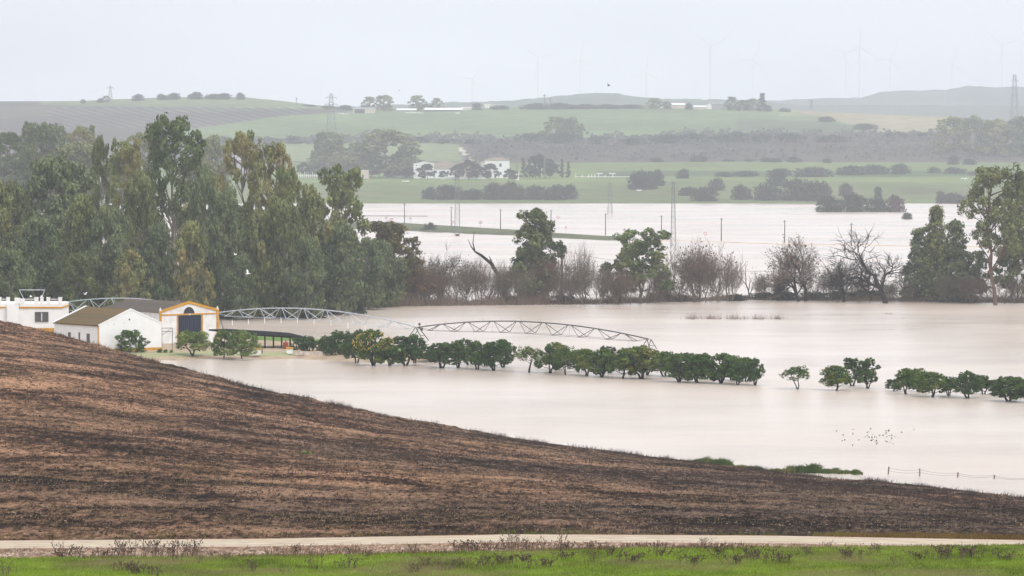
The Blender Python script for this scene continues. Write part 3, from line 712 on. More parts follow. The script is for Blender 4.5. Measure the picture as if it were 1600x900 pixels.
# ------------------------------------------------------------------ the tree line along the river
RV = 'trees along the drowned river bank'
for k_, p, x, yb, w, top, lab in [
 ('eucalyptus_tree', EUC_BRN, 612, 476, 88, 345, 'rust tinged eucalyptus at the left start of the river tree line'),
 ('eucalyptus_tree', EUC_BRN, 640, 477, 60, 402, 'low rusty tree right of the rust tinged eucalyptus'),
 ('eucalyptus_tree', EUC_DENSE[1], 594, 480, 72, 376, 'drooping green tree in front of the rust tinged eucalyptus'),
 ('eucalyptus_tree', EUC_RAG[0], 838, 474, 96, 326, 'tall ragged eucalyptus in the middle, left of the black post'),
 ('eucalyptus_tree', EUC_DENSE[2], 832, 474, 62, 385, 'lower leafy growth at the foot of the middle ragged eucalyptus'),
 ('small_tree', EUC_RAG[2], 951, 474, 32, 410, 'small thick-stemmed tree between the black post and the bushy-topped eucalyptus'),
 ('eucalyptus_tree', EUC_RAG[1], 1004, 474, 84, 358, 'bushy-topped eucalyptus left of the big reddish thicket'),
 ('eucalyptus_tree', EUC_CONE[1], 1462, 470, 62, 322, 'pointed conical eucalyptus near the right of the river line'),
 ('eucalyptus_tree', EUC_CONE[0], 1436, 470, 56, 358, 'shorter conical eucalyptus left of the pointed one'),
 ('eucalyptus_tree', EUC_CONE[0], 1492, 471, 66, 345, 'spreading conical eucalyptus right of the pointed one'),
 ('eucalyptus_tree', EUC_RAG[2], 1522, 472, 50, 392, 'low loose eucalyptus between the cones and the great right one'),
 ('eucalyptus_tree', EUC_TALL[3], 1556, 477, 96, 260, 'great tall eucalyptus with a bare reddish trunk at the right'),
 ('eucalyptus_tree', EUC_RAG[0], 1582, 473, 74, 345, 'lower leafy eucalyptus filling in under the great tall one at the right'),
 ('eucalyptus_tree', EUC_TALL[1], 1612, 474, 90, 298, 'dark eucalyptus cut by the right edge of the photo'),
 ('bare_tree', BARE[2], 692, 474, 104, 374, 'bare black-branched tree left of the leaning dead trunk'),
 ('bare_tree', BARE[2], 652, 474, 60, 400, 'small bare tree beside the rust tinged eucalyptus'),
 ('bare_tree', BARE[0], 1385, 474, 134, 350, 'large spreading bare black tree left of the conical eucalyptus'),
 ('bare_tree', BARE[2], 1322, 472, 84, 382, 'thin bare tree touching the large bare black one'),
 ('bare_tree', BARE[1], 1255, 471, 96, 362, 'two-headed bare tree with rusty tips'),
 ('bare_tree', BARE[2], 1222, 469, 50, 420, 'small bare tree left of the two-headed rusty one'),
 ('dead_tree', SNAG, 1174, 466, 30, 407, 'thin forked dead tree alone right of the big reddish thicket'),
 ('bare_tree', BARE[2], 970, 474, 44, 415, 'little bare tree between the small thick-stemmed tree and the bushy-topped eucalyptus'),
 ('bare_tree', BARE[0], 1048, 472, 40, 420, 'little bare tree left of the big reddish thicket'),
]:
    plant_px(k_, p, x, yb, w, top, lab, group=RV)
SH = 'leafless shrubs along the river bank'
for i, (x, yb, w, top, lab) in enumerate([
 (572, 482, 60, 415, 'leafless shrub at the foot of the last grove eucalyptus'), (625, 477, 64, 400, 'reddish leafless shrub under the rust tinged eucalyptus'),
 (655, 476, 60, 412, 'leafless shrub between the rust tinged eucalyptus and the bare black-branched tree'), (712, 476, 60, 415, 'leafless shrub at the foot of the bare black-branched tree'),
 (745, 476, 56, 410, 'leafless shrub left under the leaning dead trunk'), (782, 475, 60, 418, 'leafless shrub right under the leaning dead trunk'),
 (808, 476, 50, 425, 'leafless shrub left of the middle ragged eucalyptus'), (866, 475, 52, 405, 'leafless shrub right of the middle ragged eucalyptus'),
 (908, 475, 56, 388, 'tall thin leafless shrub right of the black post'), (930, 476, 50, 425, 'brown leafless shrub between the black post and the small thick-stemmed tree'),
 (975, 476, 44, 430, 'leafless shrub left of the bushy-topped eucalyptus'), (1025, 474, 50, 420, 'leafless shrub under the bushy-topped eucalyptus'),
 (1085, 472, 80, 384, 'left half of the big reddish thicket'), (1106, 472, 70, 390, 'tall middle of the big reddish thicket'),
 (1138, 471, 60, 410, 'right half of the big reddish thicket'), (1210, 468, 44, 425, 'pale leafless shrub right of the thin forked dead tree'),
 (1290, 468, 56, 418, 'leafless shrub right of the two-headed rusty tree'), (1342, 469, 50, 425, 'leafless shrub between the two bare black trees'),
 (1410, 471, 40, 440, 'leafless shrub right of the large bare black tree'), (1530, 474, 44, 430, 'leafless shrub left of the great tall eucalyptus trunk'),
 (1585, 474, 60, 428, 'reddish leafless shrub right of the great tall eucalyptus trunk'), (1500, 473, 50, 430, 'leafless shrub under the conical eucalyptus'),
 (680, 477, 50, 430, 'low leafless shrub before the bare black-branched tree'), (885, 476, 44, 430, 'low leafless shrub at the foot of the black post'),
 ]):
    plant_px('leafless_shrub', SHRUB[(i * 2) % 3 if i % 4 else 1], x, yb, w * 1.25, top - (18 if x < 1160 else 6), lab, cat='shrub', group=SH)
HB = 'dark bushes at the foot of the river trees'
for x, yb, w, top, lab in [(1195, 468, 60, 455, 'dark bush by the thin forked dead tree'), (1232, 469, 60, 454, 'dark bush under the small bare tree'), (1275, 469, 60, 454, 'dark bush under the two-headed rusty tree'),
    (1310, 469, 50, 453, 'dark bush under the thin bare tree'), (1345, 469, 60, 452, 'dark green bush left of the large bare black tree\'s trunk'), (1368, 469, 30, 450, 'dark green bush touching the large bare black tree\'s trunk'),
    (1150, 470, 50, 458, 'dark bush under the big reddish thicket'), (1060, 471, 40, 459, 'dark bush left of the big reddish thicket'), (880, 474, 60, 458, 'dark bush beside the black post'),
    (1440, 470, 60, 454, 'dark bush under the shorter conical eucalyptus'), (1515, 472, 60, 458, 'dark bush left of the great tall eucalyptus'), (800, 475, 50, 460, 'dark bush right of the leaning dead trunk')]:
    plant_px('dark_bush', DBUSH, x, yb, w, top, lab, cat='bush', group=HB)
# flooded scrub and bank debris along the foot of the line: nobody could count it
rg = np.random.default_rng(5); N = 22000
px_ = rg.uniform(560, 1640, N); bw = rg.uniform(0, 1, N) ** 1.4
yb = np.interp(px_, [560, 900, 1180, 1640], [480, 476, 469, 474]) - rg.uniform(0, 5, N)
D_ = CAMZ * F / (yb - 235); X_ = (px_ - 800) / F * D_
hh = (0.5 + 4.2 * bw * vnoise(px_ * 0.03, px_ * 0, 3)) * np.interp(px_, [560, 1040, 1170, 1640], [1.1, 1.0, 0.5, .55])
a = rg.normal(0, 0.35, (N, 2)) * hh[:, None]; wv = rg.uniform(0.02, 0.05, N)
b0 = np.stack([X_, D_, 0 * X_ - 0.1], -1); tp = b0 + np.stack([a[:, 0], a[:, 1], hh], -1)
V = np.stack([b0 - np.stack([wv, 0 * wv, 0 * wv], -1), b0 + np.stack([wv, 0 * wv, 0 * wv], -1), tp], 1).reshape(-1, 3)
scrub = stuff(put('riverbank_scrub', npmesh('riverbank_scrub', V, T=np.arange(3 * N).reshape(N, 3), mats=[M_twig])))
tag(scrub, 'brown drowned scrub tangled along the foot of the river tree line', 'scrub')
# the leaning dead trunk
t = thing('dead_tree', 'leaning black dead trunk pointing up left out of the river scrub', 'tree', gnd(790, 472))
b_ = gnd(790, 472); D = b_.y
def rel(px, py, dD=0.0): return at(px, py, D + dD) - b_
MB().tube([rel(790, 476), rel(787, 455), rel(779, 432), rel(768, 412), rel(752, 399), rel(742, 393)], [0.62, 0.52, 0.44, 0.36, 0.28, 0.18], 7).obj('trunk', M_barkdark, t)
for pts in ([(742, 393), (736, 385), (731, 374)], [(742, 393), (739, 380), (741, 362)], [(779, 432), (774, 448), (771, 462)], [(770, 415), (766, 404), (764, 400)]):
    MB().tube([rel(*p) for p in pts], [0.17, 0.10, 0.04], 5).obj('branch', M_barkdark, t)
# twigs standing out of the water in front of the line
for x, w, lab in [(1083, 24, 'sparse drowned twigs at the left of the twig island'), (1112, 30, 'drowned twigs with a dark clump in the middle of the twig island'), (1150, 30, 'taller drowned twigs in the twig island'),
                  (1185, 30, 'drowned twigs right of the middle in the twig island'), (1215, 20, 'sparse drowned twigs at the right of the twig island'), (1390, 14, 'tiny clump of drowned twigs alone left of the great eucalyptus')]:
    b0 = gnd(x, 498.5 if x < 1300 else 491); s_ = b0.y / F; n_ = int(w * 7); rgq = np.random.default_rng(x)
    X0 = rgq.normal(0, w * s_ * 0.28, n_); Y0 = rgq.normal(0, 1.2, n_); hh = (14 if x < 1300 else 4) * s_ * rgq.uniform(.15, 1, n_) ** 1.8
    ln_ = rgq.normal(0, .22, (n_, 2)) * hh[:, None]; b = np.stack([X0, Y0, 0 * X0 - .1], -1); tp = b + np.stack([ln_[:, 0], ln_[:, 1], hh], -1); o_ = np.array([.018, 0, 0])
    V = np.stack([b - o_, b + o_, tp], 1).reshape(-1, 3)
    o = thing('drowned_twigs', lab, 'shrub', b0, 0, 'drowned twigs standing in the flood'); stuff(put('twigs', npmesh('twigs', V, T=np.arange(3 * n_).reshape(n_, 3), mats=[M_twig]), o))

# ------------------------------------------------------------------ orange trees standing in the flood
OG = 'orange trees standing in the flood'
ORANGES = [
 (466, 552, 26, 527, 1, 'small dark orange tree nearest the black shelter'), (484, 554, 28, 525, 3, 'dark orange tree right of the one nearest the shelter'),
 (511, 557, 30, 525, 1, 'dark orange tree alone in the gap right of the first pair'), (535, 560, 44, 517, 3, 'large dark orange tree left of the fruit laden one'),
 (557, 567, 38, 516, 1, 'orange tree with a visible black trunk just left of the fruit laden one'), (583, 571, 50, 514, 0, 'orange tree laden with yellow fruit, tallest of the left row'),
 (609, 571, 36, 527, 0, 'orange tree with a thick single trunk right of the fruit laden one'), (634, 571, 48, 525, 1, 'wide orange tree with a splayed trunk under the irrigation tower'),
 (647, 567, 36, 523, 2, 'olive topped orange tree directly in front of the irrigation tower'), (690, 575, 50, 535, 3, 'first orange tree right of the irrigation tower with splayed trunks'),
 (672, 566, 30, 540, 1, 'low dark orange tree at the foot of the irrigation tower'),
 (716, 575, 32, 532, 0, 'orange tree second from the irrigation tower, narrow'), (731, 570, 30, 530, 1, 'orange tree behind the narrow second one from the tower'),
 (745, 577, 34, 533, 2, 'orange tree with pale green head in the middle of the second clump'), (758, 572, 28, 538, 3, 'small orange tree behind the pale green headed one'),
 (772, 579, 44, 534, 1, 'dark wide orange tree near the right of the second clump'), (786, 574, 44, 530, 3, 'dark tall orange tree behind the right end of the second clump'),
 (826, 582, 42, 542, 4, 'open orange tree with a curved bare trunk, alone right of the second clump'),
 (859, 583, 38, 540, 2, 'leftmost orange tree of the long clump'), (869, 578, 40, 534, 0, 'orange tree with a spiky top behind the leftmost of the long clump'),
 (884, 586, 40, 543, 4, 'orange tree with three thin bare trunks in the long clump'), (903, 581, 28, 546, 1, 'dark round orange bush hanging low behind the thin trunks'),
 (916, 587, 36, 545, 2, 'olive tinted orange tree with a stout trunk in the long clump'), (941, 589, 44, 545, 0, 'orange tree with leaning twin trunks in the long clump'),
 (952, 583, 36, 541, 3, 'taller orange tree behind the leaning twin trunks'), (973, 591, 40, 545, 2, 'orange tree with a straight single trunk in the long clump'),
 (983, 585, 34, 543, 1, 'orange tree behind the straight single trunk'), (1002, 592, 56, 541, 0, 'widest orange tree with a fan of trunks in front of the end tower'),
 (1012, 586, 34, 547, 3, 'orange tree behind the widest one, at the end tower'), (1038, 588, 42, 549, 2, 'orange tree just right of the end tower'),
 (1061, 597, 48, 552, 0, 'orange tree with a wide basket of trunks right of the end tower'), (1072, 591, 34, 551, 1, 'orange tree behind the basket trunked one'),
 (1090, 598, 44, 553, 2, 'rust flecked orange tree right of the basket trunked one'), (1103, 592, 38, 552, 3, 'orange tree behind the rust flecked one'),
 (1127, 599, 46, 551, 0, 'orange tree with thin curved twin trunks near the right of the long clump'), (1144, 594, 34, 555, 2, 'orange tree behind the thin curved twin trunks'),
 (1153, 601, 32, 563, 1, 'small orange tree third from the right end of the long clump'), (1166, 596, 36, 558, 2, 'bronze topped orange tree near the right end of the long clump'),
 (1180, 602, 30, 560, 3, 'dark low orange tree at the right end of the long clump'),
 (1247, 608, 46, 573, 4, 'small lone orange tree standing by itself in open water'),
 (1306, 610, 44, 571, 2, 'left tree of the trio right of the lone orange tree'), (1332, 603, 42, 559, 1, 'tall middle tree of the trio right of the lone orange tree'),
 (1356, 607, 34, 560, 3, 'right tree of the trio with a small topknot'),
 (1396, 611, 28, 592, 1, 'low dark bush-like orange tree left of the yellowish ones'), (1416, 616, 34, 575, 2, 'yellowish orange tree at the left of the last clump'),
 (1434, 612, 34, 576, 0, 'orange tree with bare top sprigs in the last clump'), (1456, 620, 46, 581, 2, 'bright green wide orange tree in the last clump'),
 (1482, 618, 30, 588, 3, 'small orange tree over a low snag right of the bright green one'), (1511, 622, 46, 580, 1, 'large dark orange tree right of the bright green one'),
 (1536, 616, 34, 586, 3, 'orange tree behind the right shoulder of the large dark one'), (1556, 616, 36, 592, 1, 'low orange tree before the last big pair'),
 (1576, 627, 54, 588, 1, 'big dark orange tree left of the photo\'s right edge'), (1606, 629, 54, 592, 3, 'orange tree cut by the right edge of the photo'),
]
M_fruit = plain('orange_fruit', (0.78, 0.48, 0.06), 0.5, 0.2, 2.0)
rg = np.random.default_rng(77)
def fruit_mesh(seed, n, Wd, H):
    rg = np.random.default_rng(seed); acc = Acc()
    base = np.array([(1, 0, 0), (-1, 0, 0), (0, 1, 0), (0, -1, 0), (0, 0, 1), (0, 0, -1)], float)
    T = np.array([(0, 2, 4), (2, 1, 4), (1, 3, 4), (3, 0, 4), (2, 0, 5), (1, 2, 5), (3, 1, 5), (0, 3, 5)])
    Vs = []; Ts = []
    for i in range(n):
        u = rg.normal(0, 1, 3); u /= np.linalg.norm(u); c = np.array([u[0] * Wd * 0.46, u[1] * Wd * 0.46, H * 0.64 + u[2] * H * 0.28])
        Vs.append(base * 0.05 + c); Ts.append(T + 6 * i)
    return npmesh('fruit', np.concatenate(Vs), T=np.concatenate(Ts), mats=[M_fruit])
FRUIT = fruit_mesh(1, 280, 3.8, 3.9)
for x, yb, w, top, v, lab in ORANGES:
    p = OR_OPEN if v == 4 else OR_T[v + 4 * (x % 2)]
    t = plant_px('orange_tree', p, x, yb, w * 1.06, top, lab, group=OG)
    if 'fruit' in lab and 'laden with' in lab: stuff(put('fruit', FRUIT, t))

# ------------------------------------------------------------------ far shore vegetation
FH = 'bushes of the far shore'
def far_px(kind, proto, px, py, w, top, lab, cat='tree', group=None):
    D = float(Dfar(px, py)) if py <= 318 else CAMZ * F / (py - 235)
    return plant_px(kind, proto, px, py, w, top, lab, D=D, cat=cat, group=group)
for i, (x, yb, w, top, lab) in enumerate([
 (672, 311, 26, 290, 'leftmost dark bush on the far shore below the white farm'), (700, 312, 50, 286, 'dark bush right of the leftmost below the white farm'), (738, 312, 50, 294, 'low dark bush below the farm\'s middle trees'),
 (775, 312, 50, 284, 'tall dark bush below the square farmhouse'), (800, 312, 44, 281, 'round dark bush below and right of the square farmhouse'), (835, 312, 50, 288, 'dark bush below the cypress hedge'), (868, 312, 44, 287, 'dark bush on the shore right of the cypress hedge'), (890, 311, 26, 285, 'small dark bush at the right end of the shore row below the cypresses'),
 (1002, 296, 50, 264, 'broad dark bush alone on the middle of the far bank'), (1026, 290, 32, 263, 'dark bush merged right of the broad one on the far bank'), (1068, 279, 24, 262, 'small round dark bush on the upper terrace'),
 (1078, 306, 40, 291, 'low dark bush left of the pointed one on the far shore'), (1104, 314, 50, 290, 'dark bush under the pointed one on the far shore'), (1120, 298, 26, 276, 'upright dark bush on the far shore behind the tall pylon\'s right'), (1158, 312, 36, 287, 'dark bush midway along the right far shore'),
 (1200, 313, 56, 285, 'wide dark bush of the right far shore'), (1215, 290, 40, 262, 'dark bush up the bank on the right far shore'), (1245, 313, 60, 276, 'tall dark bush of the right far shore'), (1280, 314, 60, 280, 'dark bush behind the drowned thicket'), (1322, 306, 24, 284, 'dark bush above the drowned thicket'), (1372, 308, 18, 290, 'small dark bush above the reddish one'),
 (1490, 318, 50, 300, 'dark bush on the shore left of the great right eucalyptus'), (1470, 318, 20, 296, 'thin dark bush at the shore left of the great right eucalyptus'),
 (905, 252, 0, 0, ''),]):
    if not lab: continue
    far_px('dark_bush', HEDGE[i % 3], x, yb, w * 1.1, top, lab, 'bush', FH)
for i, (x, yb, w, top, lab) in enumerate([
 (1025, 253, 24, 245, 'low dome of bush on the far field edge'), (1093, 253, 36, 242, 'largest dome of bush on the far field edge'), (1137, 253, 24, 248, 'flat bush right of the largest dome'), (1170, 253, 24, 248, 'flat bush on the field edge further right'), (1196, 254, 20, 245, 'small bush on the field edge near the middle right'),
 (1212, 254, 26, 246, 'bush on the field edge, middle right'), (1240, 254, 26, 244, 'rounded bush on the field edge, right'), (1292, 255, 20, 247, 'small bush alone on the field edge, right'),
 (1220, 274, 44, 262, 'hedge bush at the left of the terrace hedge'), (1270, 276, 60, 259, 'hedge bush, wide, left of the long terrace hedge'), (1330, 273, 50, 257, 'hedge bush in the middle of the terrace hedge'), (1368, 272, 56, 256, 'hedge bush, long, in the terrace hedge'), (1405, 272, 40, 254, 'tallest hedge bush, right end of the long terrace hedge'),
 (1459, 271, 24, 260, 'small hedge bush right of the gap in the terrace hedge'), (1490, 272, 40, 260, 'hedge bush before the grey leafless one'), (1165, 275, 50, 266, 'thin hedge bush left of the terrace hedge'), (1130, 276, 30, 268, 'low hedge bush at the left tip of the terrace hedge'), (1540, 274, 60, 265, 'flat hedge bush behind the great right eucalyptus'),
 (1515, 258, 30, 247, 'bush on the field edge left of the great right eucalyptus'), (1490, 258, 20, 241, 'pale leafless bush on the field edge near the right')]):
    far_px('dark_bush', HEDGE[(i + 1) % 3], x, yb, w * 1.1, top, lab, 'bush', 'hedge bushes of the far terraces')
for x, yb, w, top, p, lab in [(1295, 331, 54, 304, HEDGE[0], 'left part of the drowned thicket off the far shore'), (1335, 331, 54, 300, HEDGE[2], 'middle part of the drowned thicket off the far shore'),
                           (1372, 331, 40, 306, HEDGE[1], 'dark part of the drowned thicket beside its dull red end'), (1400, 331, 36, 301, RBUSH, 'dull red bush at the right end of the drowned thicket')]:
    far_px('drowned_bush', p, x, yb, w * 1.08, top, lab, 'bush', 'drowned thicket off the far shore')
far_px('drowned_bush', HEDGE[1], 1418, 342.5, 24, 331, 'small dark dome of bush alone in the water right of the drowned thicket', 'bush')
FT = 'trees around the white farm'
for x, yb, w, top, p, lab in [
 (602, 277, 92, 202, FAR_DENSE[0], 'huge round tree left of the white farm, the widest one there'), (632, 277, 46, 228, FAR_DENSE[1], 'tree at the right flank of the huge round one by the farm'), (560, 277, 60, 222, FAR_DENSE[1], 'tree at the left flank of the huge round one'),
 (520, 276, 60, 206, EUC_RAG[2], 'loose tall tree left of the huge round one'), (498, 274, 26, 214, EUC_RAG[0], 'thin tree at the left end of the trees by the farm'), (502, 276, 50, 240, FAR_DENSE[0], 'bushy tree at the left end of the trees by the farm'), (545, 277, 46, 240, FAR_DENSE[0], 'bushy tree below the loose tall one'),
 (580, 277, 36, 229, FAR_DENSE[0], 'yellow green round tree in front of the huge one'), (475, 274, 22, 254, FAR_DARK, 'dark low tree left of the trees by the farm'), (489, 275, 18, 256, FAR_DARK, 'second dark low tree left of the trees by the farm'),
 (615, 278, 30, 262, FAR_DARK, 'dark low tree under the huge round one'), (640, 278, 24, 262, FAR_DARK, 'dark low tree just left of the white shed'),
 (668, 281, 28, 256.5, FAR_DARK, 'round dark tree in front of the white shed'), (692, 279, 14, 267, FAR_DARK, 'small dark bush under the farm\'s long roof'), (714, 280, 22, 258, FAR_DARK, 'dark tree right of the farm\'s long roof'), (732, 281, 30, 250, FAR_DARK, 'largest dark tree in the middle of the farm'), (745, 280, 18, 256, FAR_DARK, 'dark tree between the farm\'s middle and the square house'),
 (766, 281, 28, 256, FAR_DARK, 'round dark tree in front of the square farmhouse'), (795, 282, 16, 264, FAR_DARK, 'dark bush at the right corner of the square farmhouse'), (803, 282, 14, 266, FAR_DARK, 'low dark bush by the white gate hut'),
 (843, 278, 40, 243, FAR_DARK, 'bushy dark tree in the cypress hedge'), (860, 278, 26, 252, FAR_DARK, 'low dark tree at the right of the cypress hedge\'s bushy one')]:
    far_px('farm_tree', p, x, yb, w, top, lab, 'tree', FT)
for i, (x, w, top, lab) in enumerate([(818, 10, 247, 'leftmost cypress of the hedge right of the farm'), (827, 9, 250, 'second cypress from the left of the hedge'), (836, 9, 244, 'cypress beside the hedge\'s bushy tree'), (843, 7, 240, 'cypress with the sharp top above the hedge\'s bushy tree'), (878, 8, 249, 'cypress at the start of the pair right of the hedge'), (888, 8, 253, 'last cypress on the right of the hedge')]):
    far_px('cypress', CYPRESS, x, 278, w, top, lab, 'tree', 'cypresses right of the white farm')
# scrubby woodland on the foot of the far hill: reads as one mass
rg = np.random.default_rng(31); n = 34000
px_ = rg.uniform(300, 1750, n); top_e = np.interp(px_, [300, 520, 620, 800, 1000, 1200, 1400, 1500, 1750], [221, 221, 215, 218, 215, 207, 210, 206, 206]) + 6 * (vnoise(px_ * .03, px_ * 0, 77) - .5)
yy_ = top_e + (251 - top_e) * rg.uniform(0, 1, n) ** 1.5
k = rg.uniform(0, 1, n) < np.clip((fbm(px_ * .03, yy_ * .22, 79, 3) - .36) * 5, 0.02, 1); k &= ~((px_ > 430) & (px_ < 728) & (yy_ > 225))
px_, yy_ = px_[k], yy_[k]; n = len(px_); D_ = Dfar(px_, yy_); u_ = 450 - yy_; vy_ = cT * F + sT * u_; X_ = (px_ - 800) * D_ / vy_; Z_ = CAMZ + (-sT * F + cT * u_) * D_ / vy_
hh = 7.5 * vnoise(px_ * .11, yy_ * .4, 83) ** 1.2 * rg.uniform(0.1, 1, n)
V, Q = leaves(rg, np.stack([X_, D_, Z_ + hh], -1), np.tile(np.array([[0, -.6, .8]]), (n, 1)), 3.0, 1.0, 0.2)
tag(stuff(put('hazy_woodland', npmesh('hazy_woodland', V, Q, mats=[leafmat('hazy_scrub_leaves', (0.05, 0.05, 0.043), (0.09, 0.085, 0.072), None, .1, .01)]))), 'hazy grey scrub woodland covering the foot of the far hill', 'woodland')
# belt of hazy trees across the hill foot and the ridge
HT = 'hazy trees on the slope of the far hill'
for i, (x, yb, w, top, lab) in enumerate([
 (350, 226, 40, 212, 'hazy bush behind the grove\'s tall trees'), (425, 224, 30, 214, 'hazy bush between the grove and the pylon'), (460, 224, 26, 213, 'hazy bush left of the far lattice pylon'), (655, 222, 40, 213, 'hazy bush right of the huge round farm tree'), (700, 223, 40, 216, 'hazy bush above the pale farm track'), (740, 224, 40, 217, 'flat hazy bush above the farm track'), (780, 224, 44, 217, 'flat hazy bush above the square farmhouse'),
 (828, 222, 50, 206, 'hazy bush left of the pale bare tree group'), (868, 222, 34, 182, 'hazy tall tree, left of the pale pair on the slope'), (893, 222, 34, 183, 'hazy tall tree, right of the pale pair on the slope'), (880, 224, 60, 205, 'hazy bush under the pale pair on the slope'),
 (935, 225, 44, 212, 'hazy bush right of the pale pair on the slope'), (990, 226, 50, 214, 'flat hazy bush on the middle slope'), (1040, 224, 50, 208, 'hazy bush on the slope below the ridge sheds'), (1082, 224, 50, 206, 'hazy wide bush on the slope below the ridge sheds'), (1130, 224, 60, 210, 'hazy wide bush on the slope below the ridge trees'), (1150, 222, 40, 204, 'hazy bush on the slope under the pointed ridge tree'),
 (1190, 222, 50, 208, 'hazy bush below the right end of the ridge'), (1235, 222, 50, 206, 'hazy bush, left of the tan field\'s foot'), (1290, 190, 34, 181, 'hazy bush at the left of the tan field'), (1352, 202, 40, 192, 'hazy bush on the tan field\'s lower edge'), (1400, 216, 50, 205, 'hazy bush at the foot of the tan field'), (1445, 216, 40, 206, 'hazy bush right of the tan field\'s foot'),
 (1300, 222, 60, 210, 'flat hazy bush below the tan field'), (1490, 240, 44, 182, 'hazy tree at the left of the right-hand woods'), (1522, 242, 44, 180, 'hazy brownish tree in the right-hand woods'), (1555, 244, 44, 186, 'hazy tree in the right-hand woods behind the great eucalyptus'), (1590, 244, 50, 182, 'hazy tree at the far right edge of the right-hand woods')]):
    far_px('hazy_tree', (FAR_DENSE[i % 2] if yb - top > 35 else HEDGE[i % 3]), x, yb, w * 1.15, top, lab, 'tree', HT)
RT = 'trees on the skyline of the far hill'
def on_ridge(px, dy=0): return float(ridge_y(px)) + dy
for i, (x, w, top, p, lab) in enumerate([
 (130, 10, 154.5, HEDGE[0], 'tiny bush on the left skyline'), (157, 12, 152.5, HEDGE[1], 'small bush left of the skyline mast'), (166, 12, 149.5, FAR_DENSE[0], 'round tree at the foot of the skyline mast'), (216, 20, 146, HEDGE[2], 'rounded tree alone on the left skyline'), (253, 20, 146, HEDGE[0], 'first tree of the skyline row'), (272, 26, 144, HEDGE[1], 'second tree of the skyline row, wide'),
 (300, 16, 146, HEDGE[2], 'third tree of the skyline row, small'), (308, 24, 142.5, HEDGE[0], 'tallest tree of the skyline row'), (333, 24, 145.5, HEDGE[1], 'flat tree right of the tallest in the skyline row'), (350, 28, 144.5, HEDGE[2], 'wide flat tree of the skyline row'), (375, 16, 143.5, HEDGE[0], 'last tree of the skyline row on the right'),
 (577, 20, 151, FAR_DENSE[0], 'spiky tree by the grey shed on the ridge'), (600, 26, 148.5, FAR_DENSE[0], 'broad tree right of the grey shed on the ridge'), (652, 24, 149, FAR_DENSE[0], 'tree alone above the long hedge on the ridge'), (682, 16, 153, FAR_DENSE[0], 'small spiky tree on the ridge'),
 (1023, 20, 153, FAR_DENSE[0], 'round tree left of the pink buildings on the ridge'), (1042, 12, 158, FAR_DENSE[0], 'small bush between the ridge buildings'), (1077, 14, 160, HEDGE[0], 'bush between the two pink buildings'), (1143, 18, 151, FAR_DENSE[0], 'round tree right of the grey ridge building'), (1162, 18, 156, FAR_DENSE[0], 'bushy tree in the cluster at the ridge\'s right end'), (1176, 20, 154, FAR_DENSE[0], 'second bushy tree in the cluster at the ridge\'s right end'),
 (1191, 14, 146, CYPRESS, 'pointed tree at the right end of the ridge'), (1200, 14, 163, HEDGE[1], 'low bush at the ridge\'s right tip'),
 (480, 30, 163, HEDGE[0], 'flat bush left of the pylon on the ridge'), (512, 30, 164, HEDGE[1], 'flat bush behind the pylon on the ridge'), (540, 30, 163.5, HEDGE[2], 'flat bush right of the pylon on the ridge'), (745, 20, 160, HEDGE[2], 'bush among the white sheds on the ridge'), (780, 36, 164, HEDGE[0], 'low hedge right of the white sheds'),
 (838, 50, 160, HEDGE[1], 'hedge under the two skyline palms'), (875, 50, 160, HEDGE[2], 'hedge right of the two skyline palms'), (912, 50, 162, HEDGE[0], 'hedge under the distant bumpy hill'), (950, 50, 162, HEDGE[1], 'hedge in the middle of the ridge'), (985, 44, 162.5, HEDGE[2], 'hedge left of the round ridge tree'), (1225, 20, 168, HEDGE[0], 'tiny bush past the ridge\'s right tip')]):
    far_px('skyline_tree', p, x, on_ridge(x, 3.5), w * 1.15, top, lab, 'tree', RT)

# ------------------------------------------------------------------ farm yard: a low island in the flood
# outline of the dry ground in photo pixels at z = 0 (far edge y, near edge y)
YX = [-400, 60, 150, 250, 330, 400, 480, 560, 620, 660, 700]
YN = [590, 580, 572, 564, 561.5, 561, 562, 566, 567, 566, 564]     # near edge
YF = [505, 508, 512, 520, 524, 526, 531, 538, 546, 552, 562]       # far edge
xs = np.linspace(-400, 700, 240); tt = np.linspace(-0.03, 1.03, 60)
P_, T_ = np.meshgrid(xs, tt)
yn = np.interp(P_, YX, YN) + (vnoise(P_ * .05, P_ * 0, 71) - .5) * 3; yf = np.interp(P_, YX, YF)
Dn = CAMZ * F / (yn - 235); Df = CAMZ * F / (yf - 235)
D_ = Dn + (Df - Dn) * T_; X_ = (P_ - 800) / F * D_
hgt = 0.55 * np.clip(np.minimum(T_, 1 - T_) * 9, -0.6, 1) * np.clip((705 - P_) / 90, 0.15, 1)
Z_ = np.where(hgt > 0, hgt, hgt * 2) + 0.08 * (fbm(X_ * 0.3, D_ * 0.3, 73, 3) - 0.45)
I = np.arange(P_.size).reshape(P_.shape)
Q = np.stack([I[:-1, :-1], I[:-1, 1:], I[1:, 1:], I[1:, :-1]], -1).reshape(-1, 4)
M_yard = plain('wet_beige_yard', (0.42, 0.32, 0.22), 0.9, 0.3, 0.5, coord='World', c2=(0.28, 0.21, 0.145), bmp=0.3)
M_turf = mat_grass('yard_turf', (0.08, 0.12, 0.03), (0.11, 0.18, 0.04), (0.15, 0.22, 0.06), 0.6)
M_palegr = mat_grass('thin_pale_grass', (0.24, 0.25, 0.12), (0.30, 0.30, 0.16), (0.38, 0.33, 0.22), 0.8)
tq = T_[:-1, :-1].ravel(); pq = P_[:-1, :-1].ravel()
mid = np.zeros(len(Q), int)
mid[(tq > 0.05) & (tq < 0.17 + 0.03 * np.sin(pq * .1)) & (pq < 460)] = 2
mid[(tq > 0.66) & (tq < 0.93) & (pq > 360) & (pq < 440)] = 1
mid[(tq > 0.40) & (tq < 0.93) & (pq > 500)] = 1
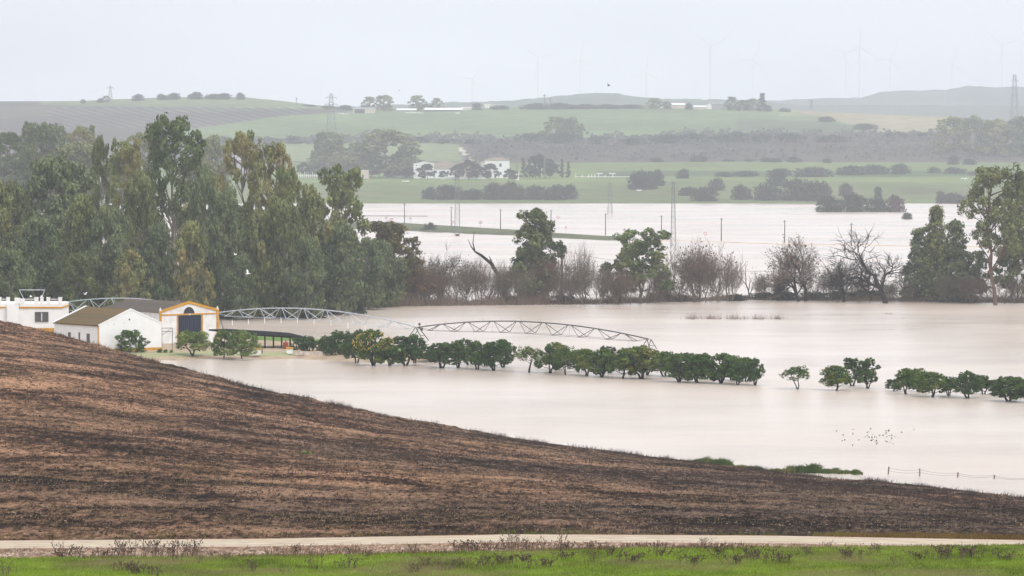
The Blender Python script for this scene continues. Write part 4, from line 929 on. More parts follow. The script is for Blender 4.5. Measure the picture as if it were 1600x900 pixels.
mid[(tq > 0.7)] = np.where(mid[(tq > 0.7)] == 0, 1, mid[(tq > 0.7)])
struct(put('farm_yard', npmesh('farm_yard', np.stack([X_, D_, Z_], -1).reshape(-1, 3), Q, mats=[M_yard, M_turf, M_palegr], midx=mid, smooth=True)))

# ------------------------------------------------------------------ farm buildings
M_white = plain('whitewash', (0.86, 0.855, 0.84), 0.85, 0.10, 0.7, c2=(0.80, 0.79, 0.77))
M_dirtyw = plain('stained_whitewash', (0.82, 0.81, 0.79), 0.85, 0.2, 0.9, c2=(0.66, 0.64, 0.62))
M_ochre = plain('ochre_paint', (0.62, 0.31, 0.045), 0.8, 0.2, 1.5)
M_brownroof = plain('mossy_brown_fibre_cement', (0.185, 0.125, 0.062), 0.9, 0.4, 0.9, c2=(0.125, 0.10, 0.055), bmp=0.3)
M_greyroof = plain('grey_fibre_cement', (0.15, 0.12, 0.095), 0.9, 0.25, 0.8, c2=(0.11, 0.10, 0.09), bmp=0.3)
M_navy = plain('dark_blue_door', (0.012, 0.018, 0.045), 0.6, 0.3, 1.0)
M_dark = plain('dark_opening', (0.035, 0.028, 0.035), 0.7, 0.3, 2.0)
M_glass = plain('grey_window_pane', (0.13, 0.13, 0.135), 0.3, 0.2, 2.0)
M_black = plain('black_tarred_sheet', (0.008, 0.0075, 0.008), 0.95, 0.2, 1.0)
M_galv = plain('galvanised_steel', (0.52, 0.54, 0.56), 0.5, 0.25, 2.0, metal=0.3)
M_iron = plain('dark_iron', (0.09, 0.085, 0.085), 0.6, 0.2, 2.0)
PHI = R(38)
def gable_wall(mb, w, ze, za, y0, y1, z0=0.0):
    mb.prism([(0, z0), (w, z0), (w, ze), (w / 2, za), (0, ze)], 'y', y0, y1)
def roof_sheets(parent, w, L, ze, za, n, mat, over=0.15, th=0.07):
    """corrugated sheets, each its own piece: n per slope"""
    sl = (za - ze) / (w / 2); pitch = L / n
    for side in (0, 1):
        mb = MB(); xe = -over if side == 0 else w + over; ye = ze - over * sl
        poly = [(xe, ye + 0.03), (w / 2, za + 0.03), (w / 2, za + 0.03 + th), (xe, ye + 0.03 + th)]
        mb.prism(poly, 'y', 0.0, pitch - 0.05)
        for k in range(3):     # ribs of the sheet
            yk = pitch * (k + 0.5) / 3
            mb.prism([(a, b + th) for a, b in [(xe, ye + 0.0), (w / 2, za), (w / 2, za + 0.07), (xe, ye + 0.07)]], 'y', yk - 0.06, yk + 0.06)
        me = mb.mesh('roof_sheet', mat)
        for i in range(n):
            o = put('roof_sheet', me, parent, (0, i * pitch + 0.02, rnd.uniform(-0.012, 0.012)))
def yardpt(px, py): return at(px, py, (CAMZ - 0.5) * F / (py - 235.0))
# white shed with the brown roof
D0 = 560.0; c = at(155, 509, D0); base = Vector((c.x, D0, 0.45))
w, L, ze, za = 10.8, 12.6, 4.0, 6.15
shed = thing('farm_shed', 'white gabled shed with a mossy brown roof in front of the ochre trimmed barn', 'shed', base, PHI)
mb = MB(); gable_wall(mb, w, ze, za, 0, 0.3); gable_wall(mb, w, ze, za, L - 0.3, L)
mb.box(0.002, 0.3, 0.3, L - 0.3, 0, ze - 0.02); mb.box(w - 0.3, w - 0.002, 0.3, L - 0.3, 0, ze - 0.02); mb.obj('wall', M_white, shed)
roof_sheets(shed, w, L - 0.35, ze, za, 11, M_brownroof)
mb = MB(); sl = (za - ze) / (w / 2)
mb.prism([(-0.16, ze - 0.05), (0, ze), (w / 2, za), (w, ze), (w + 0.16, ze - 0.05), (w + .16, ze + 0.13), (w / 2, za + 0.24), (-0.16, ze + 0.13)], 'y', -0.06, 0.0)
mb.prism([(-0.16, ze - 0.05), (0, ze), (w / 2, za), (w, ze), (w + 0.16, ze - 0.05), (w + .16, ze + 0.13), (w / 2, za + 0.24), (-0.16, ze + 0.13)], 'y', L - 0.28, L + 0.02)
mb.obj('gable_coping', M_white, shed)
MB().box(-0.05, w + 0.03, -0.05, -0.002, 0, 0.5).obj('painted_plinth', M_ochre, shed)
MB().box(-0.22, -0.16, 0, L, ze - 0.14, ze - 0.02).obj('gutter', M_brownroof, shed)
MB().tube([(-0.08, 0.12, 0.1), (-0.08, 0.12, ze - 0.1)], 0.07, 6).obj('drainpipe', M_ochre, shed)
for y0, wd, z0, z1 in ((7.9, 0.75, 1.6, 2.7), (5.3, 0.40, 1.4, 2.8), (2.6, 0.85, 1.3, 2.7)):
    f = MB().box(-0.045, -0.003, y0, y0 + wd, z0, z1).obj('window', M_glass, shed)
    MB().box(-0.075, -0.047, y0 - 0.02, y0 + wd + 0.02, z0 - 0.06, z0 + 0.02).box(-0.07, -0.047, y0 + wd / 2 - 0.02, y0 + wd / 2 + 0.02, z0 + .02, z1).obj('frame', M_iron, f)
for x_ in (1.6, 2.6, 4.2):
    MB().tube([(x_, -0.03, 3.9 + 0.08 * x_), (x_, 0.02, 3.9 + .08 * x_)], 0.05, 6).obj('vent_hole', M_dark, shed)
MB().tube([(5.2, -0.03, 4.75), (5.2, 0.02, 4.75)], 0.13, 8).obj('vent_hole', M_dark, shed)
# barn with the ochre trim
D0 = 584.0; c = at(250, 487, D0); base = Vector((c.x, D0, 0.45))
w, L, ze, za = 10.5, 17.3, 4.85, 6.25
barn = thing('barn', 'white barn with ochre trimmed gable, half round dark window and big dark blue door', 'barn', base, PHI)
dx0, dx1, dz = 3.25, 7.55, 4.35
mb = MB()
mb.box(0, dx0, 0, 0.3, 0, dz); mb.box(dx1, w, 0, 0.3, 0, dz); mb.prism([(0, dz), (w, dz), (w, ze), (w / 2, za), (0, ze)], 'y', 0, 0.3)
gable_wall(mb, w, ze, za, L - 0.3, L); mb.box(0.002, .3, .3, L - .3, 0, ze - .02); mb.box(w - .3, w - .002, .3, L - .3, 0, ze - .02)
mb.obj('wall', M_dirtyw, barn)
roof_sheets(barn, w, L - 0.35, ze, za, 15, M_greyroof)
sl = (za - ze) / (w / 2)
MB().prism([(-0.2, ze - 0.1), (w / 2, za - 0.12), (w + 0.2, ze - 0.1), (w + 0.2, ze + 0.28), (w / 2, za + 0.28), (-0.2, ze + 0.28)], 'y', -0.12, -0.002).obj('gable_trim', M_ochre, barn)
for x0 in (-0.12, w - 0.22):
    p = MB().box(x0, x0 + 0.36, -0.14, -0.001, 0, ze + 0.25).obj('corner_pilaster', M_ochre, barn)
    MB().box(x0 + 0.03, x0 + 0.33, -0.13, 0.15, ze + 0.27, ze + 0.42).prism([(x0 + 0.06, ze + 0.42), (x0 + 0.30, ze + 0.42), (x0 + 0.18, ze + 0.78)], 'y', -0.1, 0.1).obj('finial', M_dirtyw, p)
MB().box(0.24, w - 0.22, -0.09, -0.002, dz + 0.05, dz + 0.25).obj('lintel_band', M_ochre, barn)
for x0 in (dx0 - 0.22, dx1): MB().box(x0, x0 + 0.22, -0.07, -0.002, 0, dz + 0.05).obj('door_trim', M_ochre, barn)
for i in range(6):
    a_ = dx0 + (dx1 - dx0) * i / 6; b_ = dx0 + (dx1 - dx0) * (i + 1) / 6
    MB().box(a_ + 0.015, b_ - 0.015, 0.12, 0.18, 0, dz).box(a_ + 0.3, a_ + 0.36, 0.09, 0.12, 0.01, dz - .01).obj('door_panel', M_navy, barn)
cx = w / 2
MB().prism([(cx + cos(q) * 0.98, dz + 0.27 + sin(q) * 0.98) for q in np.linspace(0, pi, 14)], 'y', -0.05, -0.004).obj('half_round_window', M_dark, barn)
mb = MB()
for q in (0.25, 0.5, 0.75):
    mb.tube([(cx, -0.06, dz + 0.27), (cx + cos(pi * q) * 0.98, -0.06, dz + 0.27 + sin(pi * q) * 0.98)], 0.03, 4)
mb.obj('glazing_bar', M_iron, barn)
l = MB().box(cx - 0.12, cx + 0.12, -0.3, -0.09, dz + 0.05, dz + 0.22).obj('lamp', M_white, barn)
# low side gate in front of the barn's left bay
gb = yardpt(253, 547); t = thing('metal_gate_frame', 'thin metal gate frame between the white shed and the barn', 'gate', gb, PHI * 0.3)
for x_ in (0, 1.55): MB().tube([(x_, 0, 0), (x_, 0, 3.3)], 0.05, 5).obj('post', M_iron, t)
for z_ in (3.25, 2.75): MB().tube([(0, 0, z_), (1.55, 0, z_)], 0.04, 5).obj('rail', M_iron, t)
MB().tube([(0, 0, 2.2), (1.4, 0, 3.2)], 0.03, 4).obj('brace', M_iron, t)
# white parapet house
D0 = 600.0
def hz(py): return zpx(50, py, D0)
def hx(px): return at(px, 480, D0).x - hb.x
hb = at(-60, 523, D0); hb.z = 0.6
house = thing('parapet_house', 'white flat roofed house with balustrade parapet and ochre bands at the left edge', 'house', hb)
hx0, hx1 = 0, hx(97); top = hz(474.5) - .6
mb = MB(); mb.box(0, hx(12), 0.0, 9, 0, top); mb.box(hx(12), hx(30), -0.8, 9.001, 0, top + 0.002); mb.box(hx(30), hx1, -0.25, 9.002, 0, top + 0.001); mb.obj('wall', M_white, house)
zb = hz(480.3) - .6
MB().box(hx(30) - 0.0, hx1 + 0.12, -0.40, -0.252, zb - 0.12, zb + 0.12).box(hx1 + 0.002, hx1 + 0.12, -0.25, 9, zb - 0.12, zb + 0.12).obj('ochre_band', M_ochre, house)
MB().box(0, hx(9), -0.12, -0.002, zb - 0.1, zb + 0.12).obj('ochre_band', M_ochre, house)
MB().box(hx(30), hx1 + 0.05, -0.33, -0.252, 0, hz(512.5) - .6).obj('painted_plinth', M_ochre, house)
for px0, px1, y_ in ((-20, -14, 0), (-2, 1.5, 0), (10, 15, 0), (54, 60, -0.25), (63, 68, -0.25), (73, 78, -0.25), (91.5, 97, -0.25)):
    MB().box(hx(px0), hx(px1), y_ - 0.03, y_ + 0.42, top, hz(465.5) - .6).box(hx(px0) - 0.04, hx(px1) + 0.04, y_ - 0.07, y_ + 0.46, hz(465.5) - .6, hz(464.3) - .6).obj('parapet_pillar', M_white, house)
MB().box(hx(24), hx(32), -0.85, -0.3, top, hz(465) - .6).obj('parapet_pillar', M_white, house)
MB().box(hx(32.2), hx(38.5), -0.28, 0.2, top, hz(466.5) - .6).obj('parapet_pillar', M_white, house)
for a_, b_, y_ in ((-14, -2, 0.1), (1.5, 10, 0.1), (38.5, 54, -0.12), (78, 91.5, -0.12)):
    for zz in (467.2, 470.4):
        MB().box(hx(a_), hx(b_), y_, y_ + 0.16, hz(zz + .8) - .6, hz(zz - .3) - .6).obj('parapet_rail', M_white, house)
f = MB().box(hx(55.5), hx(75.5), -0.30, -0.252, hz(501.3) - .6, hz(488.3) - .6).obj('window', M_glass, house)
z0, z1 = hz(501.3) - .6, hz(488.3) - .6
mb = MB().box(hx(55), hx(76), -0.40, -0.30, z1 - 0.0, z1 + 0.1).box(hx(55), hx(76), -0.42, -0.30, z0 - 0.12, z0)
mb.box(hx(55), hx(55.8), -0.38, -.302, z0, z1).box(hx(75.2), hx(76), -0.38, -.302, z0, z1)
for k in range(1, 9): q = hx(55.8) + (hx(75.2) - hx(55.8)) * k / 9; mb.box(q - 0.015, q + 0.015, -0.36, -.33, z0, z1)
mb.obj('window_grille', M_iron, f)
MB().box(hx(64.8), hx(66.2), -0.32, -.302, z0, z1).obj('mullion', M_dirtyw, f)
rb = at(36, 474, 604)
t = thing('roof_frame', 'thin grey trapezoid metal frame standing on the parapet house roof', 'frame', rb)
def rr_(px, py): return at(px, py, 604) - rb
MB().tube([rr_(30, 453), rr_(70, 453)], 0.06, 5).obj('rail', M_galv, t)
for a_, b_ in ((30, 40), (70, 62)): MB().tube([rr_(a_, 453), rr_(b_, 472)], 0.05, 5).obj('leg', M_galv, t)
for px_, lab in ((48, 'small white lamp on the parapet house roof, left under the frame'), (65, 'small white lamp on the parapet house roof, right under the frame')):
    t = thing('roof_lamp', lab, 'lamp', at(px_, 474, 602))
    MB().tube([(0, 0, 0), (0, 0, 1.0)], 0.03, 5).obj('stem', M_iron, t); MB().tube([(0, 0, 1.0), (0, 0, 1.12), (0, 0, 1.25)], [0.16, 0.18, 0.05], 8).obj('lamp_head', M_white, t)
# open shelter with the black roof
DS = 571.0
sb = at(401, 545.5, DS); sb.z = 0.45
t = thing('open_shelter', 'open lean-to shelter with a thin black roof on black posts', 'shelter', sb)
def sr(px, py, dD=0): return at(px, py, DS + dD) - sb
A_ = [sr(326, 514.5), sr(400, 522.3), sr(452, 525.8), sr(476, 526.8)]
Bk = [sr(352, 513.6, 6), sr(405, 516.6, 7), sr(453, 520.0, 7), sr(478, 526.3, 5)]
mb = MB(); V_ = []; 
for p in A_ + Bk: V_.append(p)
for p in A_ + Bk: V_.append(p - Vector((0, 0, 0.22)))
fs = []
for i in range(3):
    fs += [(i, i + 1, i + 5, i + 4), (8 + i, 12 + i, 13 + i, 9 + i), (i, 8 + i, 9 + i, i + 1), (4 + i, 5 + i, 13 + i, 12 + i)]
fs += [(0, 4, 12, 8), (3, 11, 15, 7)]
mb.add(V_, fs).obj('roof', M_black, t)
for px_ in (345, 363, 382, 400.5, 413.7, 427, 439.8, 453):
    p0 = sr(px_, 523); MB().box(p0.x - 0.11, p0.x + 0.11, 0.25, 0.47, -0.1, sr(px_, np.interp(px_, [326, 400, 452, 476], [515, 522.8, 526.3, 527.3])).z - .05).obj('post', M_black, t)
# planters, red tank, stone blocks
def trough(px0, px1, py, D, lab, h=0.9):
    b0 = yardpt((px0 + px1) / 2, py); D = b0.y; w_ = (px1 - px0) * D / F
    t = thing('planter', lab, 'planter', b0)
    MB().prism([(-w_ / 2, h), (-w_ * 0.46, 0.15), (-w_ * .38, 0), (w_ * .38, 0), (w_ * .46, 0.15), (w_ / 2, h)], 'y', 0, 1.1).obj('trough', M_white, t)
    MB().box(-w_ / 2 - 0.05, w_ / 2 + 0.05, -0.06, 1.16, h + .002, h + 0.22).obj('rim', M_ochre, t)
trough(389, 408, 554.5, 566, 'white planter with ochre rim left of the shelter posts', 0.75)
trough(447.5, 457, 553, 570, 'small white block with ochre top under the red tank', 0.7)
t = thing('red_tank', 'rusty red tank beside the last post of the open shelter', 'tank', yardpt(446.5, 545.5))
MB().tube([(0, 0, 0), (0, 0, 0.1), (0, 0, 0.95), (0, 0, 1.1)], [0.36, 0.42, 0.42, 0.3], 10).obj('tank_body', plain('rusty_red_paint', (0.36, 0.07, 0.04), 0.7, 0.4, 2.0), t)
MB().tube([(0, 0, 1.1), (0, 0, 1.35)], 0.08, 6).obj('filler_neck', M_iron, t)
M_stone = plain('pale_rubble', (0.55, 0.47, 0.40), 0.9, 0.3, 2.0)
for i, px_ in enumerate((462, 470, 478, 488, 494, 500, 507)):
    b0 = yardpt(px_, 553.5 + 0.2 * i); s_ = 0.28 + 0.1 * ((i * 7) % 3)
    mb = MB(); rgq = np.random.default_rng(i); top_ = [(cos(a_) * s_ * rgq.uniform(.6, .9), sin(a_) * s_ * .7, s_ * rgq.uniform(.7, 1.1)) for a_ in np.linspace(0, 5.2, 6)]
    bot_ = [(cos(a_) * s_ * 1.2, sin(a_) * s_, -0.05) for a_ in np.linspace(0, 5.2, 6)]
    mb.add(bot_ + top_, [tuple(range(6))[::-1], tuple(range(6, 12))] + [(k, (k + 1) % 6, 6 + (k + 1) % 6, 6 + k) for k in range(6)])
    o = mb.obj('rubble_stone', M_stone); o.location = b0
    tag(o, 'pale rubble stone lying under the dark orange trees by the shelter', 'stone', 'rubble stones under the first orange trees')
YG = 'young trees in the farm yard'
plant_px('yard_tree', YARD_B, 203, 551, 48, 516, 'bushy green tree in front of the white shed gable', z=0.5, group=YG)
plant_px('yard_tree', YARD_T[1], 301, 554, 46, 518, 'light green single trunked tree before the dark blue barn door', z=0.5, group=YG)
plant_px('yard_tree', YARD_B, 350, 556, 42, 516, 'left one of the bushy pair right of the barn door', z=0.5, group=YG)
plant_px('yard_tree', YARD_B, 378, 557, 48, 516, 'right one of the bushy pair, behind the white planter', z=0.5, group=YG)
for x, w_, tp, lab in ((250, 14, 544, 'small dark shrub at the right foot of the shed gable'), (259, 12, 545, 'small dark shrub by the metal gate frame'), (268, 10, 546, 'tiny shrub left of the light green tree'), (408, 8, 542, 'small dark shrub on the right end of the white planter'), (398, 40, 547, 'low shrub at the foot of the bushy pair')):
    plant_px('yard_shrub', GBUSH, x, 551.5, w_, tp, lab, z=0.5, cat='shrub', group='small shrubs in the farm yard')

# ------------------------------------------------------------------ centre pivot irrigator
NODES = [(40, 486, 648), (338, 489, 638), (652, 511.5, 605), (1014, 530, 580)]
P3 = [at(*n_) for n_ in NODES]
origin = P3[2].copy(); origin.z = 0
piv = thing('centre_pivot_irrigator', 'long arched galvanised irrigation pivot machine spanning the flooded field on A-frame towers', 'irrigator', origin)
M_pipe = plain('galvanised_pipe_silhouette', (0.10, 0.10, 0.10), 0.7, 0.25, 1.0)  # same galvanised steel, its silhouette against the bright water put into a darker colour
for s_ in range(3):
    a_, b_ = P3[s_] - origin, P3[s_ + 1] - origin; rise = (2.3, 1.75, 1.75)[s_]
    dv = (b_ - a_); dv.z = 0; dn = dv.normalized(); side = Vector((-dn.y, dn.x, 0))
    def arch(t_): p = a_.lerp(b_, t_); return p + Vector((0, 0, rise * 4 * t_ * (1 - t_)))
    n_ = 28
    MB().tube([arch(i / n_) for i in range(n_ + 1)], 0.105, 6).obj('span_pipe', M_galv if s_ < 2 else M_pipe, piv)
    NB = 8; off = 0.055
    low = {}
    for k in range(NB + 1):
        t_ = off + (1 - 2 * off) * k / NB
        depth = 0.75 + 1.05 * math.sin(pi * k / NB) ** 0.7
        for sd_ in (-1, 1):
            low[k, sd_] = arch(t_) - Vector((0, 0, depth)) + side * sd_ * (0.55 + 0.75 * math.sin(pi * k / NB) ** .7)
    mt = M_galv if s_ < 2 else M_pipe
    for k in range(NB):
        tm = off + (1 - 2 * off) * (k + 0.5) / NB; tp_ = arch(tm)
        for sd_ in (-1, 1):
            if (k % 1) == 0:
                MB().tube([low[k, sd_], tp_ - dn * 0.25], 0.052, 4).obj('truss_brace', mt, piv)
                MB().tube([low[k + 1, sd_], tp_ + dn * 0.25], 0.052, 4).obj('truss_brace', mt, piv)
    for k in range(NB + 1):
        MB().tube([low[k, -1], low[k, 1]], 0.032, 4).obj('cross_bar', mt, piv)
    for sd_ in (-1, 1):
        MB().tube([arch(0.005)] + [low[k, sd_] for k in range(NB + 1)] + [arch(0.995)], 0.022, 4).obj('truss_rod', mt, piv)
    for k in range(1, 12):      # hanging sprinkler droppers
        t_ = k / 12.0; p = arch(t_)
        MB().tube([p, p - Vector((0, 0, 2.25 if s_ < 2 else 1.9))], 0.012, 3).obj('dropper', mt, piv)
        if s_ < 2:
            e = p - Vector((0, 0, 1.6)); 
            MB().tube([e, e - Vector((0, 0, 0.85))], 0.07, 6).obj('sprinkler_weight', M_white, piv)
    for k in range(1, 12): 
        p = arch((k - 0.5) / 12.0); MB().tube([p, p + Vector((0, 0, 0.4))], 0.02, 3).obj('outlet', mt, piv)
def tower(i, spread, back):
    p = P3[i] - origin; a_ = (P3[i] - P3[i - 1]).normalized(); sd_ = Vector((-a_.y, a_.x, 0)).normalized()
    zb = -origin.z - 1.2
    tw = MB()
    for s_ in (-1, 1):
        for q in (-0.35, 0.35):
            foot = Vector((p.x, p.y, 0)) + sd_ * s_ * spread + a_ * q * 2.2; foot.z = -0.8
            MB().tube([p + a_ * q, foot], 0.07, 5).obj('tower_leg', M_pipe, piv)
        m1 = p.lerp(Vector((p.x, p.y, -0.8)) + sd_ * s_ * spread, 0.45)
        MB().tube([m1 - a_ * 0.5, m1 + a_ * 0.5], 0.04, 4).obj('tower_brace', M_pipe, piv)
    m1 = p.lerp(Vector((p.x, p.y, -0.8)) + sd_ * spread, 0.6); m2 = p.lerp(Vector((p.x, p.y, -0.8)) - sd_ * spread, 0.6)
    MB().tube([m1, m2], 0.05, 5).obj('tower_crossbar', M_pipe, piv)
    MB().tube([Vector((p.x, p.y, -0.7)) - sd_ * (spread + 0.3), Vector((p.x, p.y, -0.7)) + sd_ * (spread + 0.3)], 0.09, 6).obj('tower_base_beam', M_pipe, piv)
tower(1, 2.2, 0); tower(2, 2.6, 0); tower(3, 1.8, 0)
p = P3[2] - origin
MB().tube([p + Vector((0.35, 0, 0)), p + Vector((0.35, 0, 0.35))], 0.03, 4).obj('knob_stem', M_iron, piv)
MB().tube([p + Vector((0.35, 0, z_)) for z_ in (0.28, 0.36, 0.5, 0.64, 0.72)], [0.06, 0.18, 0.23, 0.18, 0.05], 8).obj('control_knob', M_iron, piv)
MB().box(p.x + 0.5, p.x + 0.9, p.y - .2, p.y + .2, p.z - 0.5, p.z - 0.05).obj('control_box', M_pipe, piv)

# ------------------------------------------------------------------ causeway across the flood
CX = [500, 560, 640, 700, 760, 800, 850, 900, 950, 985]
CT = [343, 345.5, 350.5, 354.5, 358.5, 361, 365.5, 369, 372, 374.8]
CB = [357, 358, 361, 364, 366.3, 368, 371.5, 373.6, 375.2, 376.4]
xs = np.linspace(500, 985, 160); tt = np.linspace(-0.08, 1.08, 14); P_, T_ = np.meshgrid(xs, tt)
Yt = np.interp(P_, CX, CT); Yb = np.interp(P_, CX, CB) + (vnoise(P_ * .06, P_ * 0, 91) - .5) * 1.2
Dt = CAMZ * F / (Yt - 235); Db = CAMZ * F / (Yb - 235); D_ = Db + (Dt - Db) * T_
Z_ = 0.9 * np.clip(np.minimum(T_ * 3, (1 - T_) * 6), -0.5, 1); X_ = (P_ - 800) / F * D_
Q = (lambda I: np.stack([I[:-1, :-1], I[:-1, 1:], I[1:, 1:], I[1:, :-1]], -1).reshape(-1, 4))(np.arange(P_.size).reshape(P_.shape))
M_bank = mat_grass('bank_turf', (0.07, 0.06, 0.045), (0.09, 0.10, 0.05), (0.125, 0.15, 0.06), 0.05)
M_road2 = plain('wet_asphalt', (0.11, 0.10, 0.10), 0.6, 0.3, 0.3, coord='World')
mid = np.where(T_[:-1, :-1].ravel() > 0.86, 1, 0)
struct(put('flooded_causeway', npmesh('flooded_causeway', np.stack([X_, D_, Z_], -1).reshape(-1, 3), Q, mats=[M_bank, M_road2], midx=mid)))
xs = np.linspace(990, 1750, 120); P_, T_ = np.meshgrid(xs, np.linspace(0, 1, 4))
Yt = np.interp(P_, [990, 1090, 1200, 1400, 1750], [374.8, 376.6, 381.0, 384.0, 388.0]) + (vnoise(P_ * .1, P_ * 0, 93) - .5) * 0.9
D_ = CAMZ * F / (Yt - 235) + (T_ - .5) * np.interp(P_, [990, 1100, 1750], [7, 5, 9]); X_ = (P_ - 800) / F * D_; Z_ = 0.16 * np.sin(T_ * pi) - 0.02 + 0.10 * (vnoise(P_ * .07, P_ * 0, 95) - .5)
Q = (lambda I: np.stack([I[:-1, :-1], I[:-1, 1:], I[1:, 1:], I[1:, :-1]], -1).reshape(-1, 4))(np.arange(P_.size).reshape(P_.shape))
struct(put('drowned_track', npmesh('drowned_track', np.stack([X_, D_, Z_], -1).reshape(-1, 3), Q, mats=[plain('wet_sand', (0.50, 0.36, 0.22), 0.8, 0.3, 0.2, coord='World')])))
# utility poles
PG = 'wooden poles along the flooded causeway'
M_pole = plain('weathered_pole_wood', (0.085, 0.075, 0.07), 0.9, 0.3, 2.0)
for px_, tp, bs, lab in ((562, 316, 344, 'first pole of the causeway, beside the ragged grove eucalyptus'), (632, 318, 352, 'pole second on the causeway, left of the palm bush'), (705, 323, 355.5, 'pole on the causeway right of the palm bush, beside the twin-legged pylon'),
                     (782, 327, 359.5, 'pole on the causeway between the twin-legged pylon and the middle eucalyptus'), (861, 328, 359, 'pole on the causeway behind the middle eucalyptus'), (946, 334, 367.5, 'pole above the right tip of the green causeway'),
                     (1033.5, 337, 371.5, 'pole just left of the tall lattice pylon'), (1127, 341, 376, 'pole right of the tall lattice pylon'), (1226, 344.5, 379, 'pole above the two-headed rusty tree'), (1330, 349, 384, 'pole above the large bare black tree')):
    b0 = at(px_, bs, CAMZ * F / (bs - 235)); D = b0.y; h = (bs - tp) * D / F
    t = thing('utility_pole', lab, 'pole', b0, 0, PG)
    MB().tube([(0, 0, -0.8), (0, 0, h)], [0.19, 0.13], 7).obj('post', M_pole, t)
    MB().tube([(-0.5, 0, h - 0.35), (0.5, 0, h - 0.35)], 0.05, 4).obj('crossarm', M_pole, t)
    mb = MB()
    for q in (-0.45, 0, 0.45): mb.tube([(q, 0, h - 0.35 if q else h), (q, 0, h - 0.1 if q else h + .25)], 0.05, 5)
    mb.obj('insulator', M_dark, t)
# black post and cable at the river line
b0 = gnd(878, 472); D = b0.y
t = thing('power_post', 'black post rising from the river scrub right of the middle eucalyptus', 'pole', b0)
h = (472 - 388) * D / F
MB().tube([(0, 0, -1), (0, 0, h)], [0.24, 0.2], 7).obj('post', M_iron, t)
MB().tube([(0, -0.1, h * 0.8), (0, -0.1, h * 0.98)], 0.33, 8).obj('transformer', M_iron, t)
def cable(name, pts, r_, lab, sag=0.0):
    P = [at(*q) for q in pts]; o0 = P[0].copy(); out_ = []
    for i in range(len(P) - 1):
        for k in range(12):
            f_ = k / 12; p = P[i].lerp(P[i + 1], f_); p.z -= sag * 4 * f_ * (1 - f_); out_.append(p - o0)
    out_.append(P[-1] - o0)
    o = MB().tube(out_, r_, 3, cap=False).obj(name, M_iron); o.location = o0; tag(o, lab, 'cable'); return o
Dp = b0.y
cable('power_cable', [(600, 410, Dp + 60), (878, 418.5, Dp), (1060, 431, Dp + 30)], 0.045, 'lower dark cable strung across the river scrub through the black post', 0.4)
cable('power_cable', [(878, 391, Dp), (1020, 412, Dp + 40), (1200, 424, Dp + 80), (1500, 428, Dp + 100)], 0.03, 'thin cable running right from the head of the black post', 0.5)
# guard rail and signs
M_sign = plain('white_sign_face', (0.75, 0.75, 0.76), 0.6, 0.1); M_signred = plain('red_sign_paint', (0.55, 0.08, 0.07), 0.6, 0.1)
def barrier(px0, px1, py0, py1, lab):
    b0 = gnd(px0, py0 + 1.5); o0 = b0
    P = [at(px0 + (px1 - px0) * k / 16, py0 + (py1 - py0) * k / 16, b0.y) - o0 for k in range(17)]
    t = thing('crash_barrier', lab, 'barrier', o0)
    for i in range(0, 16): MB().tube([P[i], P[i + 1]], 0.13, 4).obj('rail', M_iron, t)
    for i in range(0, 17): MB().tube([P[i], Vector((P[i].x, P[i].y, -0.5))], 0.05, 4).obj('post', M_iron, t)
barrier(545, 668, 337, 337.6, 'long thin crash barrier over the far water left of the palm bush')
barrier(826, 882, 357.5, 360, 'short crash barrier behind the middle eucalyptus')
def sign(px_, top, bs, kind, lab):
    b0 = at(px_, bs, CAMZ * F / (bs - 235)); D = b0.y; h = (bs - top) * D / F
    t = thing('road_sign', lab, 'sign', b0)
    MB().tube([(0, 0, -0.5), (0, 0, h)], 0.06, 5).obj('post', M_galv, t)
    r_ = 0.55
    if kind == 'tri':
        f = MB().prism([(-r_, h - 0.4), (r_, h - 0.4), (0, h + 0.65)], 'y', -0.12, -0.07).obj('sign_plate', M_signred, t)
        MB().prism([(-r_ * .6, h - 0.28), (r_ * .6, h - 0.28), (0, h + 0.38)], 'y', -0.13, -0.122).obj('sign_face', M_sign, f)
    else:
        f = MB().prism([(cos(q) * r_, h + sin(q) * r_) for q in np.linspace(0, 2 * pi, 15)[:-1]], 'y', -0.12, -0.07).obj('sign_plate', M_signred, t)
        MB().prism([(cos(q) * r_ * .7, h + sin(q) * r_ * .7) for q in np.linspace(0, 2 * pi, 15)[:-1]], 'y', -0.13, -0.122).obj('sign_face', M_sign, f)
for a_ in ((603.5, 340, 350, 'tri', 'triangular road sign left of the second causeway pole'), (612, 342.5, 350, 'disc', 'small round road sign just right of the left triangular one'), (641, 341, 352, 'tri', 'triangular road sign right of the second causeway pole'),
           (706.5, 347, 356, 'disc', 'round road sign at the foot of the pole by the palm bush'), (751, 347.5, 359, 'disc', 'white round road sign midway between two causeway poles'), (872, 339.5, 359, 'disc', 'small round sign on a tall thin post behind the middle eucalyptus'),
           (884, 355, 365, 'tri', 'triangular road sign at the end of the short crash barrier'), (1102, 365, 374, 'disc', 'red round road sign left of the pole beyond the tall lattice pylon')): sign(*a_)
